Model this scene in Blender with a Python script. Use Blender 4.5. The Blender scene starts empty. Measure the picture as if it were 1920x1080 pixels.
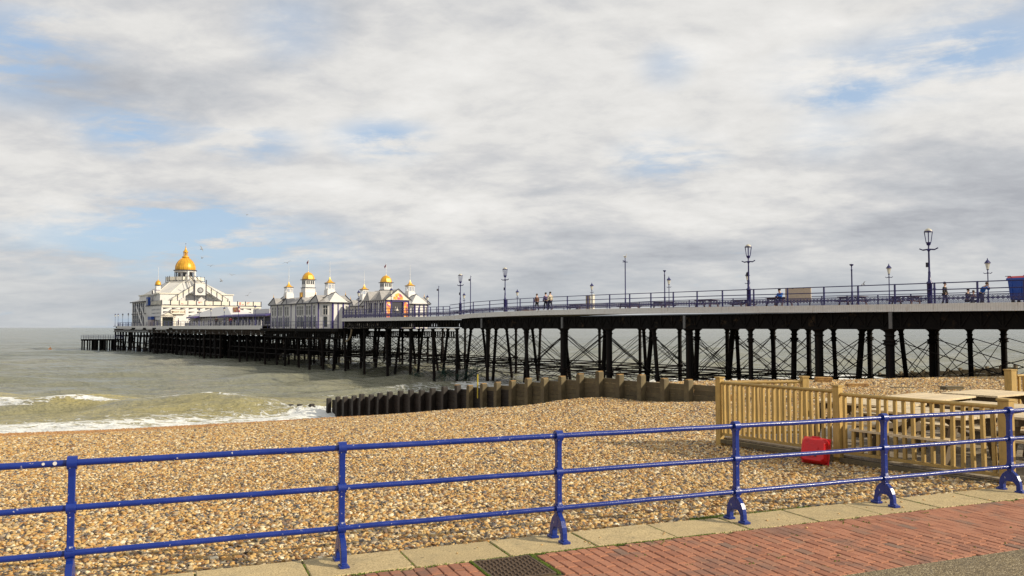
import bpy, bmesh, math, random
import numpy as np
from mathutils import Vector, Matrix
random.seed(7); rng = np.random.default_rng(7)
R = math.radians
scn = bpy.context.scene
COL = scn.collection

# ------------------------------------------------------------------ camera, sky, sun, exposure
CAM_H = 2.1
cd = bpy.data.cameras.new('camera'); cam = bpy.data.objects.new('camera', cd); COL.objects.link(cam)
cd.sensor_width = 36.0; cd.lens = 36.0 * 1550 / 1920; cd.clip_start = 0.1; cd.clip_end = 40000
cam.location = (0, 0, CAM_H); cam.rotation_euler = (R(90) + math.atan(74 / 1550), 0, 0)
scn.camera = cam

SUN_EL, SUN_AZ_X, SUN_AZ_Y = R(27), 1.0, -0.30          # the sun stands to the right, a little behind the camera
sd = Vector((SUN_AZ_X, SUN_AZ_Y, 0)).normalized() * math.cos(SUN_EL) + Vector((0, 0, math.sin(SUN_EL)))
sl = bpy.data.lights.new('sun', 'SUN'); sl.energy = 5.0; sl.angle = R(0.6); sl.color = (1.0, 0.88, 0.69)
so = bpy.data.objects.new('sun', sl); COL.objects.link(so)
so.rotation_euler = sd.to_track_quat('Z', 'Y').to_euler(); so.location = (60, -20, 60)

scn.view_settings.view_transform = 'Standard'; scn.view_settings.look = 'None'
scn.view_settings.exposure = 0.0; scn.view_settings.gamma = 1.0; scn.view_settings.use_curve_mapping = False


class NT:
    """small node tree helper"""
    def __init__(s, tree): s.t = tree; s.n = tree.nodes; s.l = tree.links
    def node(s, typ, **kw):
        nd = s.n.new(typ)
        for k, v in kw.items(): setattr(nd, k, v)
        return nd
    def link(s, a, b): s.l.new(a, b)
    def inp(s, nd, name, v):
        if hasattr(v, 'is_output') or isinstance(v, bpy.types.NodeSocket): s.l.new(v, nd.inputs[name])
        else: nd.inputs[name].default_value = v
    def math(s, op, a, b=0.0, c=None, clamp=False):
        nd = s.n.new('ShaderNodeMath'); nd.operation = op; nd.use_clamp = clamp
        s.inp(nd, 0, a); s.inp(nd, 1, b)
        if c is not None: s.inp(nd, 2, c)
        return nd.outputs[0]
    def vmath(s, op, a, b=(0, 0, 0), out=0):
        nd = s.n.new('ShaderNodeVectorMath'); nd.operation = op
        s.inp(nd, 0, a); s.inp(nd, 1, b)
        return nd.outputs[out]
    def noise(s, vec, scale, detail=4, rough=0.55, dist=0.0, out=0):
        nd = s.n.new('ShaderNodeTexNoise'); s.inp(nd, 'Vector', vec); s.inp(nd, 'Scale', scale)
        s.inp(nd, 'Detail', detail); s.inp(nd, 'Roughness', rough); s.inp(nd, 'Distortion', dist)
        return nd.outputs[out]
    def voro(s, vec, scale, feature='F1', out='Color', rnd=1.0):
        nd = s.n.new('ShaderNodeTexVoronoi'); nd.feature = feature; s.inp(nd, 'Vector', vec); s.inp(nd, 'Scale', scale)
        s.inp(nd, 'Randomness', rnd)
        return nd.outputs[out]
    def ramp(s, fac, stops, interp='LINEAR'):
        nd = s.n.new('ShaderNodeValToRGB'); nd.color_ramp.interpolation = interp
        el = nd.color_ramp.elements
        while len(el) < len(stops): el.new(0.5)
        for e, (p, c) in zip(el, stops):
            e.position = p; e.color = (c[0], c[1], c[2], 1) if not isinstance(c, (int, float)) else (c, c, c, 1)
        s.inp(nd, 'Fac', fac)
        return nd.outputs[0]
    def mix(s, fac, a, b, blend='MIX'):
        nd = s.n.new('ShaderNodeMix'); nd.data_type = 'RGBA'; nd.blend_type = blend; nd.clamp_factor = True
        s.inp(nd, 0, fac)
        for i, v in ((6, a), (7, b)):
            if isinstance(v, (tuple, list)): nd.inputs[i].default_value = (v[0], v[1], v[2], 1)
            else: s.l.new(v, nd.inputs[i])
        return nd.outputs[2]
    def maprange(s, v, a, b, c=0.0, d=1.0, smooth=True):
        nd = s.n.new('ShaderNodeMapRange'); nd.interpolation_type = 'SMOOTHSTEP' if smooth else 'LINEAR'
        s.inp(nd, 'Value', v); s.inp(nd, 1, a); s.inp(nd, 2, b); s.inp(nd, 3, c); s.inp(nd, 4, d)
        return nd.outputs[0]
    def mapping(s, vec, scale=(1, 1, 1), rot=(0, 0, 0), loc=(0, 0, 0)):
        nd = s.n.new('ShaderNodeMapping'); s.inp(nd, 'Vector', vec)
        nd.inputs['Scale'].default_value = scale; nd.inputs['Rotation'].default_value = rot; nd.inputs['Location'].default_value = loc
        return nd.outputs[0]


def build_world():
    w = bpy.data.worlds.new('World'); scn.world = w; w.use_nodes = True
    t = NT(w.node_tree); t.n.clear()
    out = t.node('ShaderNodeOutputWorld')
    sky = t.node('ShaderNodeTexSky'); sky.sky_type = 'NISHITA'; sky.sun_disc = False
    sky.sun_elevation = SUN_EL; sky.sun_rotation = math.atan2(SUN_AZ_X, SUN_AZ_Y)
    sky.air_density = 1.0; sky.dust_density = 1.2
    bg1 = t.node('ShaderNodeBackground'); bg1.inputs['Strength'].default_value = 0.13
    t.link(t.mix(0.6, sky.outputs[0], (3.2, 4.6, 6.6)), bg1.inputs['Color'])
    tc = t.node('ShaderNodeTexCoord'); d = tc.outputs['Generated']
    sx = t.node('ShaderNodeSeparateXYZ'); t.link(d, sx.inputs[0])
    z = t.math('ADD', t.math('ABSOLUTE', sx.outputs[2]), 0.22)
    cx = t.node('ShaderNodeCombineXYZ')
    t.link(t.math('DIVIDE', sx.outputs[0], z), cx.inputs[0]); t.link(t.math('DIVIDE', sx.outputs[1], z), cx.inputs[1])
    p = t.mapping(cx.outputs[0], scale=(1.0, 1.25, 1), rot=(0, 0, 0.35))
    n1 = t.noise(p, 1.15, 7, 0.52, 0.25)
    n2 = t.noise(t.vmath('ADD', p, (7.3, 2.1, 0)), 1.9, 8, 0.58, 0.35)
    n3 = t.noise(t.vmath('ADD', p, (3.7, -5.1, 2)), 0.45, 4, 0.5, 0.1)
    # cloud brightness, soft grey bellies and pale tops
    b = t.math('ADD', t.math('MULTIPLY', n1, 0.70), t.math('MULTIPLY', n2, 0.30))
    n4 = t.noise(t.vmath('ADD', p, (1.3, 4.1, 5)), 5.2, 7, 0.62, 0.25)
    b = t.math('ADD', b, t.math('MULTIPLY', t.math('SUBTRACT', n4, 0.5), 0.26))
    b = t.math('ADD', b, t.math('MULTIPLY', t.math('SUBTRACT', t.noise(p, 13.0, 5, 0.6, 0.3), 0.5), 0.09))
    def blob(x, y, s, amp):
        f = 1550; pp = math.atan(74 / f); c_, s_ = math.cos(pp), math.sin(pp)
        v = Vector((x - 960, f * c_ - (540 - y) * s_, f * s_ + (540 - y) * c_)).normalized()
        dv = t.vmath('SUBTRACT', d, tuple(v))
        dv = t.vmath('MULTIPLY', dv, (1.0, 1.0, s[1]))
        dist = t.vmath('LENGTH', dv, out='Value')
        return t.maprange(dist, 0.0, s[0], amp, 0.0)
    br = t.math('ADD', t.math('MULTIPLY', t.math('SUBTRACT', b, 0.5), 1.25), 0.505)
    for bl in [(1400, 150, (0.32, 1.3), 0.10), (120, 300, (0.25, 2.0), 0.05), (560, 200, (0.30, 1.8), 0.04), (1750, 370, (0.28, 3.2), -0.15), (250, 170, (0.22, 2.5), -0.06), (1050, 500, (0.5, 3.0), -0.05), (1500, 60, (0.3, 2.0), 0.05), (60, 200, (0.2, 2.2), -0.05)]:
        br = t.math('ADD', br, blob(*bl))
    cloud = t.ramp(br, [(0.28, (0.43, 0.445, 0.48)), (0.40, (0.55, 0.565, 0.59)), (0.48, (0.655, 0.655, 0.66)), (0.56, (0.77, 0.76, 0.74)), (0.70, (0.89, 0.875, 0.85))])
    # toward the horizon the deck of cloud evens out to a bluish grey
    hz = t.maprange(sx.outputs[2], 0.0, 0.13, 0.65, 0.0)
    cloud = t.mix(hz, cloud, (0.49, 0.525, 0.555))
    gap = t.math('ADD', t.math('MULTIPLY', n2, 0.55), t.math('MULTIPLY', n3, 0.45))
    gp = t.maprange(gap, 0.42, 0.33, 0.0, 0.8)
    streak = t.noise(t.mapping(d, scale=(2.2, 2.2, 16)), 2.2, 6, 0.6, 0.4)
    gb = None
    for bl in [(360, 460, (0.26, 4.0), 1.5), (330, 390, (0.12, 5.0), 1.1), (30, 110, (0.11, 1.6), 1.0), (240, 240, (0.09, 2.0), 1.1), (1680, 125, (0.17, 3.0), 0.75), (1580, 185, (0.09, 3.4), 0.8), (1880, 75, (0.12, 1.6), 0.75), (1550, 260, (0.08, 2.0), 0.3), (720, 262, (0.09, 2.4), 1.1), (1250, 300, (0.10, 2.4), 0.85), (460, 265, (0.09, 2.5), 0.9), (1250, 120, (0.05, 1.3), 0.5), (545, 50, (0.08, 1.2), 0.5), (100, 60, (0.12, 2.5), 0.3)]:
        x = blob(*bl); gb = x if gb is None else t.math('ADD', gb, x)
    gb = t.math('MULTIPLY', gb, t.maprange(t.math('ADD', t.math('MULTIPLY', n2, 0.35), t.math('ADD', t.math('MULTIPLY', streak, 0.35), t.math('MULTIPLY', n4, 0.3))), 0.57, 0.45, 0.0, 1.0))
    g = t.math('MULTIPLY', t.math('ADD', gp, gb, clamp=True), 0.86)
    bg2 = t.node('ShaderNodeBackground'); t.link(cloud, bg2.inputs['Color']); bg2.inputs['Strength'].default_value = 1.0
    mx = t.node('ShaderNodeMixShader'); t.link(g, mx.inputs[0]); t.link(bg2.outputs[0], mx.inputs[1]); t.link(bg1.outputs[0], mx.inputs[2])
    t.link(mx.outputs[0], out.inputs[0])
build_world()

# ------------------------------------------------------------------ materials
def mat(name, color, rough=0.6, metal=0.0, var=0.12, vscale=6.0, bump=0.0, bscale=40.0, second=None, second_amt=0.5, sscale=3.0, coord='Object', objrand=0.0, spec=0.5, fn=None):
    m = bpy.data.materials.new(name); m.use_nodes = True
    t = NT(m.node_tree); bs = t.n['Principled BSDF']
    tc = t.node('ShaderNodeTexCoord'); v = tc.outputs[coord]
    n = t.noise(v, vscale, 5, 0.6)
    dark = tuple(c * (1 - var) for c in color); lite = tuple(min(1, c * (1 + var)) for c in color)
    c = t.ramp(n, [(0.3, dark), (0.7, lite)])
    if second:
        n2 = t.noise(v, sscale, 6, 0.65, 0.4)
        c = t.mix(t.maprange(n2, 0.62 - 0.25 * second_amt, 0.72, 0, 1), c, second)
    if objrand:
        oi = t.node('ShaderNodeObjectInfo')
        k = t.maprange(oi.outputs['Random'], 0, 1, 1 - objrand, 1 + objrand, smooth=False)
        hsv = t.node('ShaderNodeHueSaturation'); t.link(k, hsv.inputs['Value']); t.link(c, hsv.inputs['Color']); c = hsv.outputs[0]
    if fn: c = fn(t, v, c, bs)
    t.link(c, bs.inputs['Base Color'])
    bs.inputs['Metallic'].default_value = metal; bs.inputs['Specular IOR Level'].default_value = spec
    t.link(t.maprange(n, 0.3, 0.7, max(0.02, rough - 0.08), min(1, rough + 0.08)), bs.inputs['Roughness'])
    if bump:
        bn = t.noise(v, bscale, 4, 0.6)
        bp = t.node('ShaderNodeBump'); bp.inputs['Strength'].default_value = bump; bp.inputs['Distance'].default_value = 0.02
        t.link(bn, bp.inputs['Height']); t.link(bp.outputs[0], bs.inputs['Normal'])
    return m

def chips(t, v, c, bs):                                   # flecks of missing paint
    w = t.voro(t.vmath('ADD', v, t.vmath('MULTIPLY', t.noise(v, 60, 2, out=1), (.03, .03, .03))), 21, out='Distance'); n = t.noise(v, 6, 3)
    f = t.math('MULTIPLY', t.maprange(w, 0.17, 0.13, 0, 1), t.maprange(n, 0.50, 0.56, 0, 1))
    c = t.mix(f, c, (0.42, 0.42, 0.46))
    g = t.noise(v, 2.5, 5, 0.7)
    return t.mix(t.maprange(g, 0.58, 0.75, 0, 0.55), c, (0.055, 0.06, 0.13))

def grain(t, v, c, bs):                                   # timber grain
    w = t.noise(t.mapping(v, scale=(9, 9, 1.2)), 4, 5, 0.7, 0.6)
    return t.mix(t.maprange(w, 0.42, 0.62, 0, 0.5), c, t.mix(0.45, c, (0.10, 0.06, 0.025)))

def graywood(t, v, c, bs):
    w = t.noise(t.mapping(v, scale=(6, 6, 1.2)), 4, 5, 0.7, 0.6)
    return t.mix(t.maprange(w, 0.40, 0.65, 0, 0.6), c, (0.09, 0.065, 0.04))

def streaks(t, v, c, bs):                                 # rust runs and seams on the white painted boards
    w = t.noise(t.mapping(v, scale=(1.3, 1.3, 0.25)), 3, 5, 0.7)
    c = t.mix(t.maprange(w, 0.56, 0.74, 0, 0.6), c, (0.33, 0.22, 0.12))
    sp = t.node('ShaderNodeSeparateXYZ'); t.link(v, sp.inputs[0])
    g = t.math('PINGPONG', sp.outputs[0], 0.075)
    return t.mix(t.maprange(g, 0.0, 0.012, 0.55, 0), c, (0.25, 0.23, 0.20))

M = {}
M['blue'] = mat('promenade_blue_paint', (0.004, 0.024, 0.205), 0.3, var=0.15, vscale=5, bump=0.12, bscale=60, fn=chips)
M['pierblue'] = mat('pier_blue_paint', (0.014, 0.014, 0.11), 0.4, var=0.2, second=(0.05, 0.04, 0.05), second_amt=0.4)
M['white'] = mat('white_paint', (0.68, 0.67, 0.655), 0.55, var=0.05, second=(0.60, 0.58, 0.54), second_amt=0.4, sscale=1.2)
M['cream'] = mat('cream_paint', (0.70, 0.66, 0.56), 0.55, var=0.05)
M['fascia'] = mat('fascia_white_paint', (0.66, 0.645, 0.62), 0.6, var=0.07, fn=streaks)
M['iron'] = mat('black_iron', (0.007, 0.0062, 0.006), 0.7, var=0.5, vscale=2, second=(0.022, 0.012, 0.008), second_amt=0.6, sscale=1.5, spec=0.12)
M['girder'] = mat('girder_iron', (0.007, 0.006, 0.0055), 0.8, var=0.4, vscale=1.2, second=(0.05, 0.033, 0.018), second_amt=0.2, sscale=1.0, spec=0.1)
M['rust'] = mat('rusty_fringe_iron', (0.045, 0.030, 0.018), 0.8, var=0.4, second=(0.018, 0.014, 0.012), second_amt=0.8, spec=0.2)
M['gold'] = mat('gold_roof_paint', (0.68, 0.36, 0.030), 0.36, metal=0.25, var=0.16, vscale=1.6, second=(0.55, 0.27, 0.03), second_amt=0.25, sscale=2)
M['roof'] = mat('grey_lead_roof', (0.32, 0.31, 0.30), 0.6, var=0.14, vscale=2)
M['whiteroof'] = mat('off_white_roof', (0.60, 0.585, 0.55), 0.55, var=0.06, vscale=0.6)
M['darktrim'] = mat('dark_trim_paint', (0.02, 0.02, 0.035), 0.5)
M['purple'] = mat('purple_navy_paint', (0.035, 0.02, 0.16), 0.45)
M['glass'] = mat('window_glass', (0.035, 0.042, 0.045), 0.1, var=0.3, vscale=0.7)
M['lampglass'] = mat('lantern_glass', (0.62, 0.60, 0.52), 0.2, var=0.1)
M['newwood'] = mat('treated_softwood', (0.43, 0.285, 0.085), 0.62, var=0.16, vscale=3, objrand=0.14, fn=grain, bump=0.15)
M['tablewood'] = mat('sunbleached_softwood', (0.62, 0.50, 0.32), 0.66, var=0.15, vscale=3, objrand=0.12, fn=grain, bump=0.15)
M['greywood'] = mat('grey_decking', (0.34, 0.29, 0.215), 0.7, var=0.18, vscale=3, objrand=0.15, fn=graywood, bump=0.15)
M['oldwood'] = mat('weathered_groyne_timber', (0.125, 0.10, 0.052), 0.85, var=0.35, vscale=2.5, objrand=0.18, fn=graywood, bump=0.5, bscale=25)
M['wetwood'] = mat('wet_groyne_timber', (0.017, 0.012, 0.009), 0.6, var=0.4, vscale=2.5, objrand=0.2, bump=0.5, bscale=25)
M['posttop'] = mat('rust_stained_post_top', (0.42, 0.24, 0.07), 0.85, var=0.4, vscale=6, second=(0.15, 0.07, 0.03), second_amt=0.8, sscale=5, bump=0.5)
M['red'] = mat('red_plastic', (0.60, 0.008, 0.012), 0.34, var=0.14, vscale=9, second=(0.40, 0.02, 0.02), second_amt=0.3)
M['moss'] = mat('moss', (0.10, 0.15, 0.018), 0.95, var=0.5, vscale=30)
M['maroon'] = mat('maroon_stained_wood', (0.055, 0.018, 0.016), 0.6)
M['asphalt'] = mat('speckled_asphalt', (0.16, 0.125, 0.08), 0.85, var=0.25, vscale=5)
M['skin'] = mat('skin', (0.50, 0.30, 0.21), 0.6)
M['bin'] = mat('blue_bin_plastic', (0.012, 0.07, 0.36), 0.4)
M['binred'] = mat('red_bin_lid', (0.50, 0.05, 0.05), 0.4)
M['board'] = mat('beige_board', (0.52, 0.42, 0.32), 0.7)
M['weed'] = mat('green_netting', (0.012, 0.05, 0.035), 0.9, var=0.5)
M['gull'] = mat('gull_feathers', (0.25, 0.25, 0.26), 0.8)
M['orange'] = mat('orange_buoy_plastic', (0.75, 0.26, 0.04), 0.5)
M['sideblue'] = mat('booth_blue_paint', (0.012, 0.06, 0.30), 0.45)
M['shadewood'] = mat('shaded_table_frame', (0.13, 0.095, 0.055), 0.75, var=0.25, fn=graywood)  # frame colour darkened to paint in the shade beneath the tabletops
M['stain'] = mat('deck_planks', (0.20, 0.17, 0.13), 0.8)

def speck(base):
    m = bpy.data.materials[base]; t = NT(m.node_tree); bs = t.n['Principled BSDF']
    tc = t.node('ShaderNodeTexCoord'); v = tc.outputs['Object']
    vc = t.voro(v, 110, out='Color'); sx = t.node('ShaderNodeSeparateColor'); t.link(vc, sx.inputs[0])
    big = t.noise(v, 0.9, 5, 0.6)
    c = t.ramp(sx.outputs[0], [(0.0, (0.05, 0.038, 0.022)), (0.35, (0.125, 0.092, 0.048)), (0.65, (0.20, 0.148, 0.072)), (0.85, (0.33, 0.26, 0.145)), (1.0, (0.55, 0.47, 0.32))])
    c = t.mix(t.maprange(big, 0.4, 0.7, 0, 0.35), c, (0.10, 0.08, 0.05))
    t.link(c, bs.inputs['Base Color'])
    bp = t.node('ShaderNodeBump'); bp.inputs['Strength'].default_value = 0.7; bp.inputs['Distance'].default_value = 0.006
    t.link(t.voro(v, 110, out='Distance'), bp.inputs['Height']); bp.invert = True
    t.link(bp.outputs[0], bs.inputs['Normal'])
speck('speckled_asphalt')

def brick_mat():
    def f(t, v, c, bs):
        oi = t.node('ShaderNodeObjectInfo')
        c = t.ramp(oi.outputs['Random'], [(0.0, (0.29, 0.112, 0.060)), (0.35, (0.37, 0.152, 0.082)), (0.75, (0.42, 0.178, 0.098)), (0.94, (0.33, 0.155, 0.09)), (1.0, (0.21, 0.13, 0.09))])
        tc = t.node('ShaderNodeTexCoord'); g = t.node('ShaderNodeNewGeometry')
        n = t.noise(g.outputs['Position'], 1.7, 6, 0.65, 0.5)
        c = t.mix(t.maprange(n, 0.50, 0.66, 0, 0.62), c, (0.145, 0.098, 0.075))
        n2 = t.noise(g.outputs['Position'], 60, 4, 0.6)
        return t.mix(t.maprange(n2, 0.4, 0.65, 0, 0.4), c, (0.16, 0.075, 0.05))
    return mat('red_paving_brick', (0.3, 0.12, 0.075), 0.8, fn=f, bump=0.3, bscale=90)
M['brick'] = brick_mat()

def brick_stuff_mat():
    def f(t, v, c, bs):
        g = t.node('ShaderNodeNewGeometry')
        a = t.node('ShaderNodeAttribute'); a.attribute_name = 'rnd'
        c = t.ramp(a.outputs['Fac'], [(0.0, (0.29, 0.112, 0.060)), (0.35, (0.37, 0.152, 0.082)), (0.75, (0.42, 0.178, 0.098)), (0.94, (0.33, 0.155, 0.09)), (1.0, (0.21, 0.13, 0.09))])
        n = t.noise(g.outputs['Position'], 1.7, 6, 0.65, 0.5)
        c = t.mix(t.maprange(n, 0.50, 0.66, 0, 0.62), c, (0.145, 0.098, 0.075))
        n2 = t.noise(g.outputs['Position'], 60, 4, 0.6)
        return t.mix(t.maprange(n2, 0.4, 0.65, 0, 0.4), c, (0.16, 0.075, 0.05))
    return mat('red_paving_brick_field', (0.3, 0.12, 0.075), 0.8, fn=f, bump=0.3, bscale=90)
M['brickfield'] = brick_stuff_mat()

def slab_fn(t, v, c, bs):
    g = t.node('ShaderNodeNewGeometry'); P = g.outputs['Position']
    n = t.noise(P, 55, 5, 0.7); c = t.mix(t.maprange(n, 0.47, 0.62, 0, 0.65), c, (0.20, 0.14, 0.06))
    n3 = t.noise(P, 13, 3, 0.7); c = t.mix(t.maprange(n3, 0.64, 0.68, 0, 0.7), c, (0.10, 0.08, 0.045))
    n2 = t.noise(P, 3, 5, 0.7); return t.mix(t.maprange(n2, 0.5, 0.7, 0, 0.45), c, (0.24, 0.20, 0.115))
M['slab'] = mat('kerb_concrete', (0.50, 0.39, 0.205), 0.85, var=0.1, objrand=0.08, fn=slab_fn, bump=0.35, bscale=70)
M['cover'] = mat('rusty_cast_iron', (0.085, 0.055, 0.035), 0.75, var=0.3, second=(0.16, 0.11, 0.06), second_amt=0.7, sscale=12, bump=0.4)
M['joint'] = mat('joint_sand', (0.085, 0.07, 0.035), 0.95, var=0.4, second=(0.06, 0.10, 0.015), second_amt=0.7, sscale=5)

PEB = [(0.0, (0.045, 0.038, 0.034)), (0.10, (0.12, 0.115, 0.11)), (0.19, (0.20, 0.095, 0.03)), (0.31, (0.40, 0.205, 0.05)), (0.50, (0.52, 0.315, 0.095)), (0.68, (0.58, 0.41, 0.165)), (0.79, (0.30, 0.235, 0.16)), (0.90, (0.64, 0.50, 0.27)), (1.0, (0.76, 0.67, 0.48))]
def pebble_mat():
    m = bpy.data.materials.new('flint_pebble'); m.use_nodes = True
    t = NT(m.node_tree); bs = t.n['Principled BSDF']
    oi = t.node('ShaderNodeObjectInfo'); tc = t.node('ShaderNodeTexCoord')
    c = t.ramp(oi.outputs['Random'], PEB)
    n = t.noise(tc.outputs['Object'], 40, 3, 0.6)
    c = t.mix(t.maprange(n, 0.45, 0.7, 0, 0.35), c, (0.30, 0.19, 0.10))
    wa = t.node('ShaderNodeAttribute'); wa.attribute_type = 'INSTANCER'; wa.attribute_name = 'wet'
    c = t.mix(wa.outputs['Fac'], c, t.mix(0.62, c, (0.36, 0.15, 0.035)))
    t.link(c, bs.inputs['Base Color']); bs.inputs['Roughness'].default_value = 0.62
    return m
M['pebble'] = pebble_mat()

def shingle_mat():
    m = bpy.data.materials.new('shingle'); m.use_nodes = True
    t = NT(m.node_tree); bs = t.n['Principled BSDF']
    g = t.node('ShaderNodeNewGeometry'); P = g.outputs['Position']
    a = t.node('ShaderNodeAttribute'); a.attribute_name = 'wet'
    vn = t.node('ShaderNodeTexVoronoi'); t.link(P, vn.inputs['Vector']); vn.inputs['Scale'].default_value = 11.0
    sc = t.node('ShaderNodeSeparateColor'); t.link(vn.outputs['Color'], sc.inputs[0])
    c = t.ramp(sc.outputs[0], [(p, tuple(x * 0.92 for x in col)) for p, col in PEB])
    dk = t.maprange(vn.outputs['Distance'], 0.34, 0.66, 0, 0.85)
    c = t.mix(dk, c, (0.06, 0.035, 0.018))  # shade between the stones put into the colour
    big = t.noise(P, 0.25, 5, 0.6, 0.6)
    c = t.mix(t.maprange(big, 0.48, 0.72, 0, 0.35), c, (0.44, 0.30, 0.15))
    wetc = t.mix(0.75, c, (0.40, 0.185, 0.05))
    c = t.mix(a.outputs['Fac'], c, wetc)
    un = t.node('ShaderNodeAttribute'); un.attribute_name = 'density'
    c = t.mix(t.maprange(un.outputs['Fac'], 0.10, 0.45, 0.1, 0.8), c, (0.045, 0.024, 0.010))  # base painted darker under dense pebbles, as shade in their gaps
    t.link(c, bs.inputs['Base Color'])
    bs.inputs['Roughness'].default_value = 0.7
    bp = t.node('ShaderNodeBump'); bp.inputs['Strength'].default_value = 0.9; bp.inputs['Distance'].default_value = 0.05; bp.invert = True
    t.link(vn.outputs['Distance'], bp.inputs['Height']); t.link(bp.outputs[0], bs.inputs['Normal'])
    return m
M['shingle'] = shingle_mat()

def sea_mat():
    m = bpy.data.materials.new('sea_water'); m.use_nodes = True
    t = NT(m.node_tree); bs = t.n['Principled BSDF']
    g = t.node('ShaderNodeNewGeometry'); P = g.outputs['Position']
    af = t.node('ShaderNodeAttribute'); af.attribute_name = 'foam'
    asd = t.node('ShaderNodeAttribute'); asd.attribute_name = 'sand'
    Ps = t.mapping(P, rot=(0, 0, -0.39), scale=(0.45, 1.0, 1.0))
    big = t.noise(Ps, 0.035, 5, 0.6)
    deep = t.ramp(big, [(0.35, (0.14, 0.16, 0.135)), (0.65, (0.22, 0.225, 0.18))])
    c = t.mix(asd.outputs['Fac'], deep, (0.38, 0.325, 0.125))
    # foam: lacy streaks where the mask allows
    wv = t.noise(Ps, 0.55, 3, 0.6, 1.0, out=1)
    Pw = t.vmath('ADD', Ps, t.vmath('MULTIPLY', wv, (1.6, 1.6, 1.6)))
    lace = t.voro(Pw, 0.75, feature='DISTANCE_TO_EDGE', out='Distance')
    lace2 = t.voro(Pw, 2.1, feature='DISTANCE_TO_EDGE', out='Distance')
    ln = t.math('SUBTRACT', 1.0, t.math('MINIMUM', t.math('MULTIPLY', lace, 3.0), t.math('MULTIPLY', lace2, 3.4)))
    fn = t.noise(Ps, 2.6, 6, 0.7)
    thr = t.math('ADD', t.math('MULTIPLY', ln, 0.6), t.math('MULTIPLY', fn, 0.6))
    lvl = t.math('SUBTRACT', 1.27, t.math('MULTIPLY', af.outputs['Fac'], 1.05))
    f = t.maprange(t.math('SUBTRACT', thr, lvl), -0.02, 0.13, 0, 1)
    # scattered small whitecaps far out
    caps = t.maprange(t.noise(t.mapping(P, scale=(0.10, 0.42, 1)), 0.55, 8, 0.72), 0.735, 0.78, 0, 0.8)
    f = t.math('MAXIMUM', f, caps)
    c = t.mix(f, c, (0.78, 0.79, 0.76))
    t.link(c, bs.inputs['Base Color'])
    t.link(t.maprange(f, 0, 1, 0.16, 0.8), bs.inputs['Roughness'])
    bs.inputs['IOR'].default_value = 1.33
    b1 = t.noise(Ps, 0.9, 6, 0.65); b2 = t.noise(Ps, 5.0, 4, 0.6); b3 = t.noise(Ps, 0.16, 4, 0.6)
    b4 = t.noise(Ps, 0.38, 5, 0.7)
    h = t.math('ADD', t.math('ADD', t.math('MULTIPLY', b1, 0.8), t.math('MULTIPLY', b2, 0.12)), t.math('ADD', t.math('MULTIPLY', b3, 2.2), t.math('MULTIPLY', b4, 1.7)))
    h = t.math('ADD', h, t.math('MULTIPLY', f, 0.12))
    bp = t.node('ShaderNodeBump'); bp.inputs['Strength'].default_value = 0.8; bp.inputs['Distance'].default_value = 1.0
    t.link(h, bp.inputs['Height']); t.link(bp.outputs[0], bs.inputs['Normal'])
    return m
M['sea'] = sea_mat()

def poster_mat(name, cols, scale):
    m = bpy.data.materials.new(name); m.use_nodes = True
    t = NT(m.node_tree); bs = t.n['Principled BSDF']; tc = t.node('ShaderNodeTexCoord')
    v = t.voro(tc.outputs['Object'], scale, out='Color'); s = t.node('ShaderNodeSeparateColor'); t.link(v, s.inputs[0])
    c = t.ramp(s.outputs[0], cols, 'CONSTANT'); t.link(c, bs.inputs['Base Color']); bs.inputs['Roughness'].default_value = 0.5
    return m
M['poster'] = poster_mat('printed_poster', [(0, (0.75, 0.25, 0.04)), (0.3, (0.60, 0.08, 0.16)), (0.5, (0.85, 0.48, 0.08)), (0.7, (0.40, 0.06, 0.20)), (0.85, (0.80, 0.62, 0.50))], 3.2)

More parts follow.
